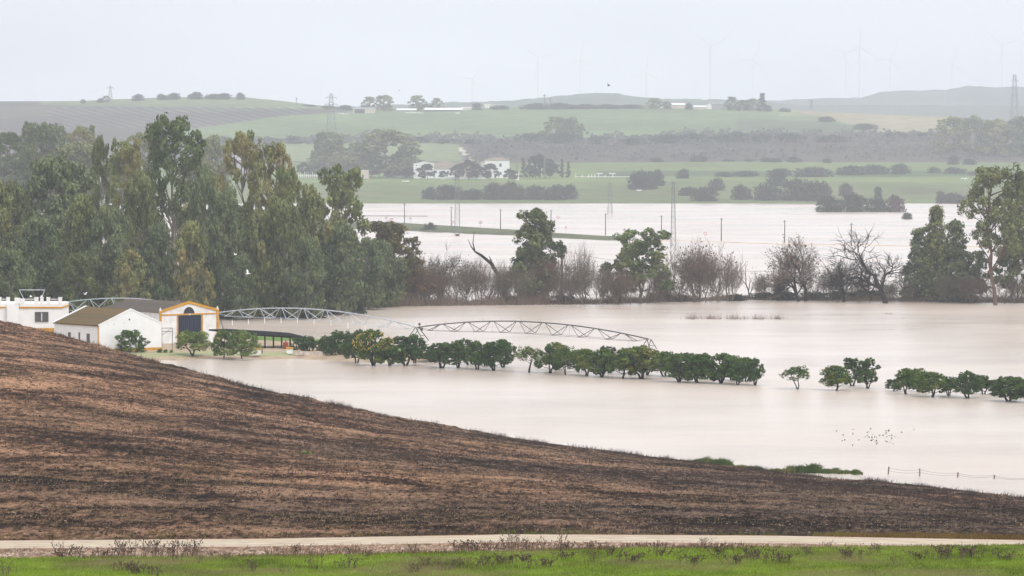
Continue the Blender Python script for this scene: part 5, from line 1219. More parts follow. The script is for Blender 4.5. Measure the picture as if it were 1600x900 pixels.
# palm bush and palms
M_palm = plain('palm_frond', (0.035, 0.05, 0.03), 0.7, 0.4, 1.0)
def palm(px_, bs, w_, top, D, lab, trunk=0.0, n=64):
    b0 = at(px_, bs, D); s_ = D / F; h = (bs - top) * s_; r_ = w_ * s_ / 2; rgq = np.random.default_rng(int(px_))
    t = thing('palm', lab, 'palm', b0); ht = h * trunk
    MB().tube([(0, 0, -0.3), (0.0, 0, max(0.6, ht))], [r_ * 0.16, r_ * 0.13], 7).obj('trunk', M_bark, t)
    for k in range(n):
        a_ = rgq.uniform(0, 2 * pi); el = rgq.uniform(-0.35, 1.45); L_ = r_ * rgq.uniform(0.85, 1.1) if trunk else r_ * (1.05 - 0.25 * el / 1.4) * rgq.uniform(.85, 1.1)
        if not trunk: el = abs(el)
        pts = []; 
        for q in np.linspace(0, 1, 6):
            rad_ = L_ * q * cos(el); z_ = max(0.5, ht) + L_ * q * sin(el) * (1 if trunk else (h - .5) / r_) - 0.35 * L_ * q * q * (1 if trunk else 0.7)
            pts.append(Vector((cos(a_) * rad_, sin(a_) * rad_, z_)))
        sdv = Vector((-sin(a_), cos(a_), 0)); mb = MB()
        for i in range(5):       # leaflets hanging either side of the rib
            wd = L_ * 0.16 * math.sin(pi * (i + 1) / 6.5)
            for sg in (-1, 1):
                mb.add([pts[i], pts[i + 1], pts[i + 1] + sdv * sg * wd * .8 + (pts[i + 1] - pts[i]) * 0.6 - Vector((0, 0, wd * 1.1))], [(0, 1, 2)])
        mb.obj('frond', M_palm, t)
palm(672, 360, 30, 341, 1430, 'round dark palm bush on the flooded causeway', 0)
palm(463, 165, 6, 150, float(Dfar(463, 165)), 'lone small palm on the left skyline', 0.72, 16)
palm(851, 162, 7, 144, float(Dfar(851, 170)) + 40, 'taller of two palms on the skyline', 0.72, 16)
palm(860.5, 163, 6, 151, float(Dfar(860, 170)) + 40, 'shorter of two palms on the skyline', 0.68, 16)

# ------------------------------------------------------------------ lattice pylons
M_lat = plain('grey_lattice_steel', (0.20, 0.21, 0.22), 0.6, 0.2, 1.0, metal=0.2)
def pylon(px_, bs, top, D, lab, wb, arms, r_=0.09, nseg=9, wt=0.35, mat=None):
    b0 = at(px_, bs, D); s_ = D / F; h = (bs - top) * s_; mat = mat or M_lat
    t = thing('lattice_pylon', lab, 'pylon', b0, 0.12)
    def hw(z): return wb * 0.5 * (1 - z / h) + wt * (z / h)
    for sx in (-1, 1):
        for sy in (-1, 1):
            MB().tube([(sx * hw(0), sy * hw(0), -0.5), (sx * wt, sy * wt, h)], r_, 4).obj('leg', mat, t)
    mb = MB(); 
    for k in range(nseg):
        z0 = h * (1 - (1 - k / nseg) ** 1.25); z1 = h * (1 - (1 - (k + 1) / nseg) ** 1.25); a0, a1 = hw(z0), hw(z1)
        for f_ in range(4):
            cs = [(-1, -1), (1, -1), (1, 1), (-1, 1)]; c0, c1 = cs[f_], cs[(f_ + 1) % 4]
            mb.tube([(c0[0] * a0, c0[1] * a0, z0), (c1[0] * a1, c1[1] * a1, z1)], r_ * 0.6, 3, False); mb.tube([(c1[0] * a0, c1[1] * a0, z0), (c0[0] * a1, c0[1] * a1, z1)], r_ * 0.6, 3, False)
            mb.tube([(c0[0] * a1, c0[1] * a1, z1), (c1[0] * a1, c1[1] * a1, z1)], r_ * 0.5, 3, False)
    mb.obj('lattice_bracing', mat, t)
    for fz, half in arms:
        z = h * fz; mb = MB()
        for sg in (-1, 1):
            mb.tube([(0, 0, z), (sg * half, 0, z)], r_ * 0.8, 4); mb.tube([(0, 0, z + half * .35), (sg * half, 0, z)], r_ * .6, 3)
            mb.tube([(sg * half, 0, z), (sg * half, 0, z - half * .25)], r_ * 0.9, 4)
        mb.obj('crossarm', mat, t)
pylon(1052, 387, 284, CAMZ * F / (387 - 235), 'tall lattice pylon standing in the flood, nearest and biggest one', 1.5, [(0.98, 1.0), (0.9, 1.1)], 0.05, 14)
pylon(714.5, 366, 262, CAMZ * F / (366 - 235), 'twin-legged slender pylon standing at the causeway by a pole', 1.9, [(0.97, 1.0)], 0.05, 14, 0.5)
pylon(953, 335, 286, 1800, 'small pale pylon far out in the water above the causeway tip', 2.2, [(0.97, 1.2)], 0.06, 8)
pylon(517.5, 212, 146, 3260, 'far lattice pylon on the green slope right of the grove', 9, [(0.9, 4.5), (0.74, 5.5), (0.58, 4.5)], 0.17, 9, 0.9)
pylon(1585, 196, 117, 3900, 'far lattice pylon at the right edge on the skyline', 8, [(0.88, 4), (0.74, 4), (0.6, 4)], 0.18, 9, 1.2)
pylon(172.5, 156, 134, 4600, 'faint mast on the left skyline beside the round tree', 5, [(0.85, 4)], 0.30, 5)
pylon(1268, 171, 156, 4600, 'faint small mast on the right skyline', 4, [(0.9, 3)], 0.28, 5)
pylon(807.5, 272, 236, float(Dfar(807, 272)), 'thin mast by the white gate hut of the farm', 1.2, [(0.95, 1.2)], 0.12, 8)
pylon(851, 279, 244, float(Dfar(851, 279)), 'thin mast in the cypress hedge', 1.2, [(0.97, 1.4)], 0.10, 8)
# dark clump by the foot of the twin-legged pylon
far_px('flood_debris', DBUSH, 714, 368.5, 10, 365, 'dark clump of debris at the foot of the twin-legged pylon', 'debris')
far_px('flood_debris', DBUSH, 1042, 373.5, 12, 367, 'small dark bush beside the tall lattice pylon', 'bush')

# ------------------------------------------------------------------ far farm and ridge buildings
M_fwhite = plain('farmhouse_whitewash', (0.82, 0.82, 0.80), 0.85, 0.06, 0.2)
M_froof = plain('old_clay_tiles', (0.24, 0.20, 0.15), 0.9, 0.25, 0.3)
M_fpink = plain('pinkish_render', (0.62, 0.50, 0.42), 0.9, 0.1, 0.2)
M_fgrey = plain('grey_sheet_metal', (0.28, 0.29, 0.30), 0.7, 0.15, 0.2)
def far_building(name, x0, x1, yb, ye, ya, lab, wall=M_fwhite, roof=M_froof, kind='ridge', depth=9.0, wins=(), D=None, cat='building', doors=()):
    """wall from (x0..x1, yb) up to eaves ye; roof to ya. kind: ridge (long side to us), gable, hip, flat"""
    D = D or float(Dfar((x0 + x1) / 2, yb)); b0 = at(x0, yb, D); s_ = D / F; w_ = (x1 - x0) * s_; he = (yb - ye) * s_; ha = (yb - ya) * s_
    t = thing(name, lab, cat, b0)
    if kind == 'gable':
        MB().prism([(0, -1), (w_, -1), (w_, he), (w_ / 2, ha), (0, he)], 'y', 0, depth).obj('wall', wall, t)
        for a_, b_ in (((-0.3, he - 0.1), (w_ / 2, ha)), ((w_ + 0.3, he - 0.1), (w_ / 2, ha))):
            MB().prism([a_, b_, (b_[0], b_[1] + 0.25), (a_[0], a_[1] + 0.25)], 'y', -0.25, depth + .25).obj('roof', roof, t)
    else:
        MB().box(0, w_, 0, depth, -1, he).obj('wall', wall, t)
        o_ = 0.4
        if kind == 'ridge':
            mb = MB().add([(-o_, -o_, he + .01), (w_ + o_, -o_, he + .01), (w_ + o_, depth + o_, he + .01), (-o_, depth + o_, he + .01), (-o_, depth / 2, ha), (w_ + o_, depth / 2, ha)], [(0, 3, 2, 1), (0, 1, 5, 4), (2, 3, 4, 5), (0, 4, 3), (1, 2, 5)])
        elif kind == 'hip':
            q = min(w_, depth) * 0.42
            mb = MB().add([(-o_, -o_, he + .01), (w_ + o_, -o_, he + .01), (w_ + o_, depth + o_, he + .01), (-o_, depth + o_, he + .01), (q, depth / 2, ha), (w_ - q, depth / 2, ha)], [(0, 3, 2, 1), (0, 1, 5, 4), (2, 3, 4, 5), (0, 4, 3), (1, 2, 5)])
        else:
            mb = MB().box(-0.15, w_ + .15, -0.15, depth + .15, he + .01, max(ha, he + 0.3))
        mb.obj('roof', roof, t)
    for (fx, fy, ww, wh) in wins:
        cx_ = (fx - x0) * s_; cz = (yb - fy) * s_
        MB().box(cx_ - ww / 2, cx_ + ww / 2, -0.09, -0.01, cz - wh / 2, cz + wh / 2).obj('window', M_dark, t)
    for (fx, ww, wh) in doors:
        cx_ = (fx - x0) * s_; MB().box(cx_ - ww / 2, cx_ + ww / 2, -0.09, -0.01, 0, wh).obj('door', M_dark, t)
    return t
far_building('white_shed', 646, 678, 278, 256.5, 252.5, 'white gabled shed at the left of the far farm', kind='gable', depth=14, wins=((651, 258.5, 0.6, .5),), roof=M_fwhite)
far_building('farm_range', 679, 711, 278, 264, 258, 'white low range with a double grey brown roof at the far farm', kind='ridge', depth=9, wins=((689, 270, 1.6, 1.8), (700, 270, 1.2, 2.4)))
far_building('farm_range', 678, 712, 276, 257.6, 252, 'taller back range with a hipped roof behind the low range of the far farm', kind='hip', depth=10, D=2562)
far_building('farm_barn', 713, 742, 277, 258, 251, 'brown roofed farm barn behind the farm\'s middle trees', kind='hip', depth=10, D=2558, wall=M_fpink)
far_building('farm_annex', 745, 752, 277, 263, 261, 'tiny white annex between the farm\'s middle trees and the square house', kind='flat', depth=5, roof=M_fwhite)
far_building('farmhouse', 757, 796, 278, 250.5, 245.7, 'square two storey white farmhouse with a low hipped roof', kind='hip', depth=13, wins=((782, 258, 1.5, 2.1), (782, 271, 1.4, 1.9), (766, 258, 1.4, 1.9), (766, 271, 1.2, 1.8)), doors=((774, 1.3, 2.3),))
far_building('farm_annex', 752, 757, 277, 255, 252.5, 'narrow white side wing left of the square farmhouse', kind='flat', depth=8, roof=M_fpink)
far_building('gate_hut', 805.5, 811, 281, 272, 271, 'small white gate hut right of the square farmhouse', kind='flat', depth=3, roof=M_fwhite)
far_building('field_hut', 564, 576, 278.5, 266.5, 266, 'pale square hut under the huge round farm tree', kind='flat', depth=6, wall=M_fpink, roof=M_fwhite, doors=((567, 1.2, 2.4),))
far_building('farm_wall', 600, 640, 277.5, 275, 274.6, 'low pale wall left of the white shed', kind='flat', depth=0.5, roof=M_fwhite, cat='wall')
far_building('farm_wall', 690, 760, 279.5, 277.7, 277.3, 'low pale wall in front of the far farm', kind='flat', depth=0.5, roof=M_fwhite, cat='wall')
far_building('hazy_shed', 345, 388, 268, 250, 243, 'hazy grey shed roof glimpsed between the grove trees', kind='ridge', depth=14, D=2000, wall=M_fgrey, roof=M_fgrey)
def rb_(x0, x1, dy, he, hr, lab, wall=M_fwhite, roof=M_fgrey, kind='ridge', name='ridge_shed', **k):
    yb = on_ridge((x0 + x1) / 2, dy); far_building(name, x0, x1, yb, yb - he, yb - hr, lab, wall, roof, kind, **k)
rb_(552, 586, 7, 7, 9, 'grey low roofed shed left of the spiky ridge tree', M_fpink, M_fgrey, doors=((558, 5, 4), (566, 5, 4)))
rb_(620, 650, 5, 2.5, 5, 'long low pale roofed shed between the two ridge trees', M_fgrey, M_fwhite)
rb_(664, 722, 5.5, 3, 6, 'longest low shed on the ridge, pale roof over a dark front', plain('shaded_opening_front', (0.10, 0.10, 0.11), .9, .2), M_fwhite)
rb_(634, 660, 8, 1.5, 1.8, 'low white wall on the slope under the ridge tree', kind='flat', roof=M_fwhite, name='ridge_wall')
rb_(721, 737, 3, 2.6, 4.2, 'white house left in the group of white ridge houses', roof=M_fpink)
rb_(738, 754, 2.5, 2.8, 4.0, 'pinkish roofed white house in the group of white ridge houses', roof=M_fpink, kind='flat')
rb_(757, 766, 0.5, 4.5, 6.0, 'small white house high in the group of white ridge houses', roof=M_fpink)
rb_(768, 786, 0.5, 3.5, 5.0, 'far white house at the right of the white ridge houses')
rb_(712, 718, 9.5, 2, 2.2, 'tiny white hut on the slope under the longest ridge shed', roof=M_fwhite, kind='flat')
rb_(1026, 1036, 2, 4, 6.5, 'white gabled house under the round ridge tree', kind='gable', roof=M_fwhite)
rb_(1050, 1070, 2.5, 6, 8.5, 'pinkish long house, left one of the pair on the ridge', wall=M_fpink, roof=M_fwhite)
rb_(1084, 1103, 3, 4, 6, 'pinkish long house, right one of the pair on the ridge', wall=M_fpink, roof=M_fwhite)
rb_(1104, 1113, 2.5, 5, 9, 'white sloping roofed lean-to beside the grey ridge building', roof=M_fwhite, kind='gable')
rb_(1112, 1132, 2.5, 9, 11, 'tall dark grey building on the ridge', wall=M_fgrey, roof=M_fgrey)
# white posts and fences beside the far farm
WF = 'white posts by the far farm'
mb = MB(); b0 = far(460, 277); D = b0.y
t = thing('white_fence', 'low white fence left of the far farm trees', 'fence', b0)
for k in range(13):
    x_ = k * 3.1 * D / F; MB().box(x_, x_ + .35, 0, .3, -0.5, (3.6 if k % 4 == 1 else 2.2)).obj('post', M_fwhite, t)
MB().box(0, 12 * 3.1 * D / F, 0.1, .25, 0.8, 1.2).obj('rail', M_fwhite, t)
b0 = far(899, 277.5); D = b0.y
t = thing('white_fence', 'row of white posts with a rail right of the cypress hedge', 'fence', b0)
for x_, h in ((0, 2.6), (10, 2.0), (20, 2.1), (25, 2.3), (30, 2.0), (36, 2.6), (46, 1.8), (58, 2.2)):
    q = x_ * D / F; MB().box(q, q + .45, 0, .3, -0.5, h).obj('post', M_fwhite, t)
MB().box(0, 86 * D / F, 0.1, .25, 0.5, 0.85).obj('rail', M_fwhite, t)
for x_, y_, lab in ((543.5, 277, 'tall white gate post left of the pale square hut'), (554, 278, 'white gate post nearest the pale square hut')):
    b0 = far(x_, y_); t = thing('gate_post', lab, 'post', b0); MB().box(-.45, .45, 0, .8, -0.5, 4.6).obj('shaft', M_fwhite, t); MB().box(-.6, .6, -.15, .95, 4.602, 4.9).obj('cap', M_fwhite, t)
# pale cattle-sized specks: parked vehicles
def car(px_, py, lab, w_=4.2, col=M_fwhite, D=None):
    b0 = far(px_, py) if D is None else at(px_, py, D); t = thing('parked_car', lab, 'car', b0)
    MB().prism([(-w_ / 2, .35), (w_ / 2, .35), (w_ / 2, .95), (w_ * .38, 1.0), (w_ * .22, 1.45), (-w_ * .3, 1.45), (-w_ * .45, 1.0), (-w_ / 2, .95)], 'y', 0, 1.7).obj('body', col, t)
    for q in (-w_ * .3, w_ * .3): MB().tube([(q, -0.03, .33), (q, .2, .33)], .33, 10).obj('wheel', M_black, t)
    MB().prism([(-w_ * .27, 1.02), (w_ * .18, 1.02), (w_ * .14, 1.38), (-w_ * .24, 1.38)], 'y', -0.02, -0.002).obj('window', M_glass, t)
car(634, 285, 'white car parked on the grass below the white shed', 4.6)
car(937, 273, 'white car beside the rail right of the cypress hedge', 4.4)
car(957, 273, 'white van at the right end of the white rail', 4.8)
car(533, 178.5, 'white van, left of two on the slope by the far lattice pylon', 6.0); car(540, 179.5, 'white van, right of two on the slope by the far lattice pylon', 6.0)
car(1507, 281, 'white car on the meadow left of the great right eucalyptus', 4.4)
car(999, 299.5, 'small white car under the broad dark bush on the far bank', 3.4)

# ------------------------------------------------------------------ wind turbines
M_turb = plain('turbine_paint', (0.64, 0.65, 0.68), 0.6, 0.05, 0.01)
TG = 'faint wind turbines in the haze'
for px_, hub, bs, ang, D, lab in ((738, 123, 160, 35, 9000, 'faintest small wind turbine at the left, above the white ridge houses'), (841, 91, 158, 70, 8200, 'faint wind turbine above the two skyline palms'), (907, 92, 158, 8, 8600, 'very faint wind turbine above the distant bumpy hill'), (1010, 112, 158, 5, 8300, 'faint wind turbine with a blade straight up, left of the tallest'),
        (1110, 71, 158, 65, 8000, 'clearest wind turbine, in the middle of the sky above the grey ridge building'), (1177, 92, 160, 20, 8700, 'very faint wind turbine above the pointed ridge tree'), (1322, 84, 158, 50, 8600, 'faint wind turbine left of the taller right-hand one'), (1343, 74, 156, 2, 8000, 'taller right-hand wind turbine with a blade straight up'),
        (1391, 92, 150, 25, 8900, 'barely visible wind turbine right of the taller right-hand one'), (1488, 98, 146, 15, 8900, 'barely visible wind turbine above the distant mountain'), (1566, 71, 140, 70, 8600, 'faint wind turbine near the right edge above the lattice pylon')):
    D = min(D, 8600); b0 = at(px_, bs, D); s_ = D / F; h = (bs - hub) * s_
    t = thing('wind_turbine', lab, 'wind turbine', b0, 0, TG)
    MB().tube([(0, 0, -60), (0, 0, h)], [2.6, 1.7], 8).obj('tower', M_turb, t)
    MB().prism([(-5, h - 1.6), (6, h - 1.6), (6, h + 2), (-5, h + 2)], 'x', -1.7, 1.7).obj('nacelle', M_turb, t)
    hb_ = MB().tube([(0, -6.5, h), (0, -4.5, h)], [0.9, 1.8], 8).obj('hub', M_turb, t)
    Lb = 44 if h > 60 else 34
    for k in range(3):
        a_ = R(ang + 120 * k); d_ = Vector((sin(a_), 0, cos(a_))); n__ = Vector((cos(a_), 0, -sin(a_))); c0 = Vector((0, -5.5, h))
        mb = MB(); pts = []
        for q, wd in ((0.02, 1.0), (0.18, 3.2), (0.5, 2.2), (1.0, 0.7)):
            c_ = c0 + d_ * Lb * q; pts += [c_ - n__ * wd * .4, c_ + n__ * wd * .6, c_ + Vector((0, -.5 * wd * .4, 0))]
        mb.add(pts, [f for i in range(3) for f in ((i * 3, i * 3 + 1, i * 3 + 4, i * 3 + 3), (i * 3 + 1, i * 3 + 2, i * 3 + 5, i * 3 + 4), (i * 3 + 2, i * 3, i * 3 + 3, i * 3 + 5))] + [(9, 10, 11)])
        mb.obj('blade', M_turb, t)

# ------------------------------------------------------------------ birds
M_bird = plain('dark_bird', (0.06, 0.055, 0.055), 0.8, 0.1); M_egret = plain('white_bird', (0.85, 0.85, 0.83), 0.8, 0.05); M_duck = plain('grey_brown_bird', (0.16, 0.14, 0.13), 0.8, 0.2)
def bird_mesh(span, up, mat, name='bird_body'):
    mb = MB(); s_ = span
    mb.tube([(-.30 * s_, 0, 0), (-.18 * s_, 0, 0), (0, 0, .01 * s_), (.16 * s_, 0, .03 * s_), (.25 * s_, 0, .06 * s_), (.33 * s_, 0, .05 * s_)], [.015 * s_, .05 * s_, .075 * s_, .05 * s_, .03 * s_, .006 * s_], 7)
    b_ = mb.mesh('body', mat, True); wings = []
    for sg in (-1, 1):
        w_ = MB(); a_ = sg
        pts = [(.10 * s_, .04 * s_ * a_, .02 * s_), (-.10 * s_, .04 * s_ * a_, .02 * s_), (.10 * s_, .26 * s_ * a_, up * .30 * s_), (-.08 * s_, .26 * s_ * a_, up * .28 * s_), (-.06 * s_, .5 * s_ * a_, up * .38 * s_)]
        pts += [(p[0], p[1], p[2] - .015 * s_) for p in pts]
        w_.add(pts, [(0, 2, 3, 1), (2, 4, 3), (5, 6, 8, 7), (7, 8, 9), (0, 5, 7, 2), (2, 7, 9, 4), (1, 3, 8, 6), (3, 4, 9, 8)])
        wings.append(w_.mesh('wing', mat))
    return b_, wings
def bird(meshes, loc, rz, lab, group=None, scale=1, tilt=0):
    t = thing('bird', lab, 'bird', loc, rz, group, (scale,) * 3); t.rotation_euler[0] = tilt
    put('body', meshes[0], t)
    for w_ in meshes[1]: put('wing', w_, t)
bird(bird_mesh(1.1, .9, M_egret), at(387, 428, 480), 0.35, 'white bird flying in front of the dark grove', tilt=0.5)
bird(bird_mesh(0.9, .9, M_egret), at(133, 460, 560), 2.5, 'pale round shape of a white bird above the brown shed ridge', scale=1.1)
bird(bird_mesh(1.5, .5, M_bird), at(951, 134, 900), 0.5, 'dark bird flying in the sky above the distant bumpy hill', tilt=0.5)
bird(bird_mesh(0.9, .5, M_bird), at(624, 141.5, 1300), 0.5, 'tiny dark bird in the sky left of the ridge tree', tilt=0.5)
bird(bird_mesh(1.0, .8, M_egret), at(368, 398, 640), 0.8, 'small white bird perched high in the grove above the left irrigation span')
DB = [bird_mesh(0.75, u_, M_duck) for u_ in (-.5, .3, .9)]
rgq = np.random.default_rng(12)
FL = [(1307, 673), (1316, 689), (1320, 688)] + [(float(rgq.normal(1370, 24)), float(rgq.normal(685, 7.5))) for _ in range(58)] + [(1428, 671)]
for i, (x_, y_) in enumerate(FL):
    y_ = min(max(y_, 669), 702)
    bird(DB[i % 3], at(x_, y_, 395 + rgq.uniform(-8, 8)), float(rgq.uniform(-0.5, 0.9)), 'small dark bird of the loose flock flying low over the open water', 'flock of small birds over the water', 0.5, float(rgq.uniform(-.3, .5)))

# ------------------------------------------------------------------ drowned wire fence, reeds
fp = [(1387, 741, 729), (1437, 744, 732), (1495, 746, 738), (1552, 748, 742), (1610, 751, 746)]
b0 = gnd(fp[0][0], fp[0][1]); t = thing('wire_fence', 'drowned wire fence with leaning posts in the water at the lower right', 'fence', b0)
tops = []
for i, (x_, yb, tp) in enumerate(fp):
    p = gnd(x_, yb) - b0; h = (yb - tp) * (b0.y + p.y) / F; tops.append((p, h)); e = p + Vector((0.12 if i != 1 else 0.0, 0, h))
    MB().tube([p + Vector((0, 0, -.5)), e], 0.07, 6).obj('post', plain('grey_fence_wood', (0.27, 0.22, 0.19), .9, .3), t)
for i in range(4):
    for f_ in (.85, .5):
        P = [tops[i][0].lerp(tops[i + 1][0], q) + Vector((0, 0, (tops[i][1] * (1 - q) + tops[i + 1][1] * q) * f_ - .15 * sin(pi * q))) for q in np.linspace(0, 1, 7)]
        MB().tube(P, 0.012, 3).obj('wire', M_iron, t)
def reed_mesh(seed, w_, h, n, d=1.2):
    rg = np.random.default_rng(seed); x = rg.uniform(-w_ / 2, w_ / 2, n); y = rg.normal(0, d / 2, n)
    env = (1 - (np.abs(x) / (w_ / 2)) ** 3) * (0.45 + 0.9 * vnoise(x * 1.1 + seed * 9, x * 0, seed)); hh = h * env * rg.uniform(.5, 1.05, n)
    ln_ = rg.normal(0.18, .25, (n, 2)) * hh[:, None]; wd = rg.uniform(.02, .05, n)
    b = np.stack([x, y, 0 * x - .1], -1); m_ = b + np.stack([ln_[:, 0] * .35, ln_[:, 1] * .3, hh * .6], -1); tp = b + np.stack([ln_[:, 0] * 1.2, ln_[:, 1], hh], -1); o_ = np.stack([wd, 0 * wd, 0 * wd], -1)
    V = np.stack([b - o_, b + o_, m_ + o_ * .8, m_ - o_ * .8, tp], 1).reshape(-1, 3); k = np.arange(n)[:, None] * 5
    return npmesh('reed_blades', V, Q=(k + np.array([[0, 1, 2, 3]])), T=(k + np.array([[3, 2, 4]])), mats=[L_reed])
for i, (x_, yb, w_, h_, lab) in enumerate(((1079, 722, 44, 9, 'long low reed clump at the left of the shore reeds'), (1102, 724, 44, 11, 'reed clump left of the tall reed tuft'), (1126, 728, 34, 15, 'tall green reed tuft where the field meets the water'), (1158, 731, 22, 8, 'small dark reed clump right of the tall tuft'), (1179, 733, 24, 10, 'small green reed clump at the start of the reed spit'),
        (1222, 737, 40, 11, 'reed clump left end of the spit in the water'), (1250, 737.5, 32, 12, 'bushy reed clump in the middle of the spit'), (1270, 738, 26, 13, 'tallest reed clump of the spit'), (1297, 738.5, 26, 10, 'reed clump right of the tallest on the spit'), (1318, 739, 24, 6, 'low reed clump near the end of the spit'), (1338, 740, 16, 7, 'last reed clump at the right end of the spit'))):
    b0 = gnd(x_, yb); s_ = b0.y / F
    o = thing('reed_clump', lab, 'reeds', b0, 0, 'reed clumps along the field shore'); stuff(put('blades', reed_mesh(i, w_ * s_ * 1.3, h_ * s_ * 1.15, 700), o))

# ------------------------------------------------------------------ field litter, stubble, grass: uncountable
rg = np.random.default_rng(99)
def scatter(n, px0, px1, y0f, y1f, power=1.0):
    """n ground points spread evenly over the hillside between two distances"""
    px = rg.uniform(px0, px1, n); a = y0f(px); b = y1f(px)
    D = a + (b - a) * rg.uniform(0, 1, n) ** power
    X = (px - 800) / F * D; Z = near_z(px, D) + rough_z(X, D, px, D); return px, X, D, Z
def blades(n, pts, h, lean, w, name, mat, lab, cat):
    px, X, D, Z = pts; hh = h * rg.uniform(.45, 1.3, n); ln_ = rg.normal(lean, .4, (n, 2)) * hh[:, None]
    b = np.stack([X, D, Z - .03], -1); tp = b + np.stack([ln_[:, 0], ln_[:, 1] * .5, hh], -1); wd = w * rg.uniform(.6, 1.4, n); o_ = np.stack([wd, 0 * wd, 0 * wd], -1)
    V = np.stack([b - o_, b + o_, tp], 1).reshape(-1, 3)
    return tag(stuff(put(name, npmesh(name, V, T=np.arange(3 * n).reshape(n, 3), mats=[mat]))), lab, cat)
def cr(f): return lambda px: DR1 + (crest(px)[1] - DR1) * f
def lumps(n, pts, s, name, mat, lab, cat, flat=.6):
    px, X, D, Z = pts; S = s * rg.uniform(.4, 1.5, n) ** 1.3
    base = np.array([(1, 0, 0), (0, 1, 0), (-1, 0, 0), (0, -1, 0), (0, 0, 1)], float); r_ = rg.uniform(.6, 1.3, (n, 5, 3))
    V = (base[None] * r_ * S[:, None, None] * np.array([1, 1, flat]) + np.stack([X, D, Z - .01], -1)[:, None, :]); k = np.arange(n)[:, None, None] * 5
    T = (k + np.array([[0, 1, 4], [1, 2, 4], [2, 3, 4], [3, 0, 4]])[None]).reshape(-1, 3)
    return tag(stuff(put(name, npmesh(name, V.reshape(-1, 3), T=T, mats=[mat]))), lab, cat)
M_clod = plain('dry_soil_clods', (0.42, 0.31, 0.23), 0.95, 0.5, 0.3, coord='World', c2=(0.05, 0.033, 0.026))
M_clodd = plain('dark_wet_clods', (0.03, 0.02, 0.018), 0.95, 0.4, 0.3, coord='World')
M_stub = leafmat('dark_dead_weeds', (0.020, 0.014, 0.013), (0.075, 0.05, 0.04), None, .1, .2)
M_straw = leafmat('dry_straw', (0.12, 0.07, 0.045), (0.42, 0.27, 0.16), None, .2, .3)
one = lambda v: (lambda px: v + 0 * px)
lumps(16000, scatter(16000, -80, 1680, one(DR1 + .3), cr(1.0)), .05, 'soil_clods', M_clod, 'loose dry clods scattered over the bare brown field', 'clods')
lumps(14000, scatter(14000, -80, 1680, one(DR1 + .3), cr(1.0)), .09, 'dark_clods', M_clodd, 'dark wet clods scattered over the bare brown field', 'clods')
# dead weeds grow in drifts
n = 150000; pts = scatter(n, -80, 1680, one(DR1 + .6), cr(1.0)); dn_ = fbm(pts[1] * .10 + pts[2] * .03, pts[2] * .085 - pts[1] * .02, 61, 4)
k = rg.uniform(0, 1, n) < np.clip((dn_ - .46) * 7, 0.08, 1); pts = tuple(a[k] for a in pts)
blades(k.sum(), pts, .17, .3, .03, 'dead_weeds', M_stub, 'dark dead weeds growing in drifts over the bare field', 'weeds')
n = 210000; pts = scatter(n, -80, 1680, one(DR1 + .6), cr(1.0)); dn_ = fbm(pts[1] * .10 + pts[2] * .03, pts[2] * .085 - pts[1] * .02, 61, 4)
k = rg.uniform(0, 1, n) < np.clip((.50 - dn_) * 6, 0.02, 1) * np.interp(pts[0], [0, 500, 1100, 1600], [1, .8, .35, .2]); pts = tuple(a[k] for a in pts)
blades(k.sum(), pts, .11, .3, .028, 'dry_stubble', M_straw, 'short pale dry stubble covering the paler parts of the bare field', 'stubble')
n = 24000; pts = scatter(n, -80, 1680, cr(.93), cr(1.02)); dn_ = vnoise(pts[0] * .05, pts[0] * 0, 65); k = rg.uniform(0, 1, n) < dn_ ** 2; pts = tuple(a[k] for a in pts)
blades(k.sum(), pts, .42, .15, .014, 'crest_weeds', M_stub, 'thin dead stalks fringing the field edge above the water', 'weeds')
n = 60000; pts = scatter(n, -80, 1680, one(DR1 - .1), one(DR1 + 2.5)); dn_ = vnoise(pts[0] * .02, pts[0] * 0, 66) * np.interp(pts[0], [0, 1250, 1330, 1500, 1600], [.04, .05, 1, 1, .7]); k = rg.uniform(0, 1, n) < dn_; pts = tuple(a[k] for a in pts)
blades(k.sum(), pts, .22, .1, .02, 'field_margin_grass', leafmat('rusty_margin_grass', (0.10, 0.06, 0.02), (0.24, 0.16, 0.05), (0.12, 0.16, 0.03), .2, .25), 'rusty and green grass along the far margin of the dirt road', 'grass')
L_grass = leafmat('fresh_grass_blades', (0.065, 0.10, 0.012), (0.215, 0.30, 0.03), (0.24, 0.20, 0.09), .3, .3)
n = 110000; pts = scatter(n, -60, 1660, one(166.0), one(180.6)); blades(n, pts, .13, .1, .022, 'fresh_grass', L_grass, 'bright green grass growing in front of the dirt road', 'grass')
n = 34000; pts = scatter(n, -60, 1660, one(179.5), one(185.0)); dn_ = vnoise(pts[0] * .013, pts[2] * .6, 67); k = rg.uniform(0, 1, n) < np.clip((dn_ - .5) * 2, 0.03, .6) * np.interp(pts[0], [0, 600, 1000], [.45, .8, 1]); pts = tuple(a[k] for a in pts)
M_dryred = leafmat('brown_dry_verge_grass', (0.07, 0.038, 0.024), (0.21, 0.125, 0.085), None, .2, .25)
blades(k.sum(), pts, .24, .3, .018, 'verge_dry_grass', M_dryred, 'tangled brown dry grass on the stony road verge', 'grass')
lumps(5000, scatter(5000, -60, 1660, one(180.6), one(DR0 + .2)), .10, 'verge_stones', plain('pale_verge_stones', (0.42, 0.32, 0.24), .9, .4, 1.0, coord='World'), 'pale stones and rubble on the road verge', 'stones')

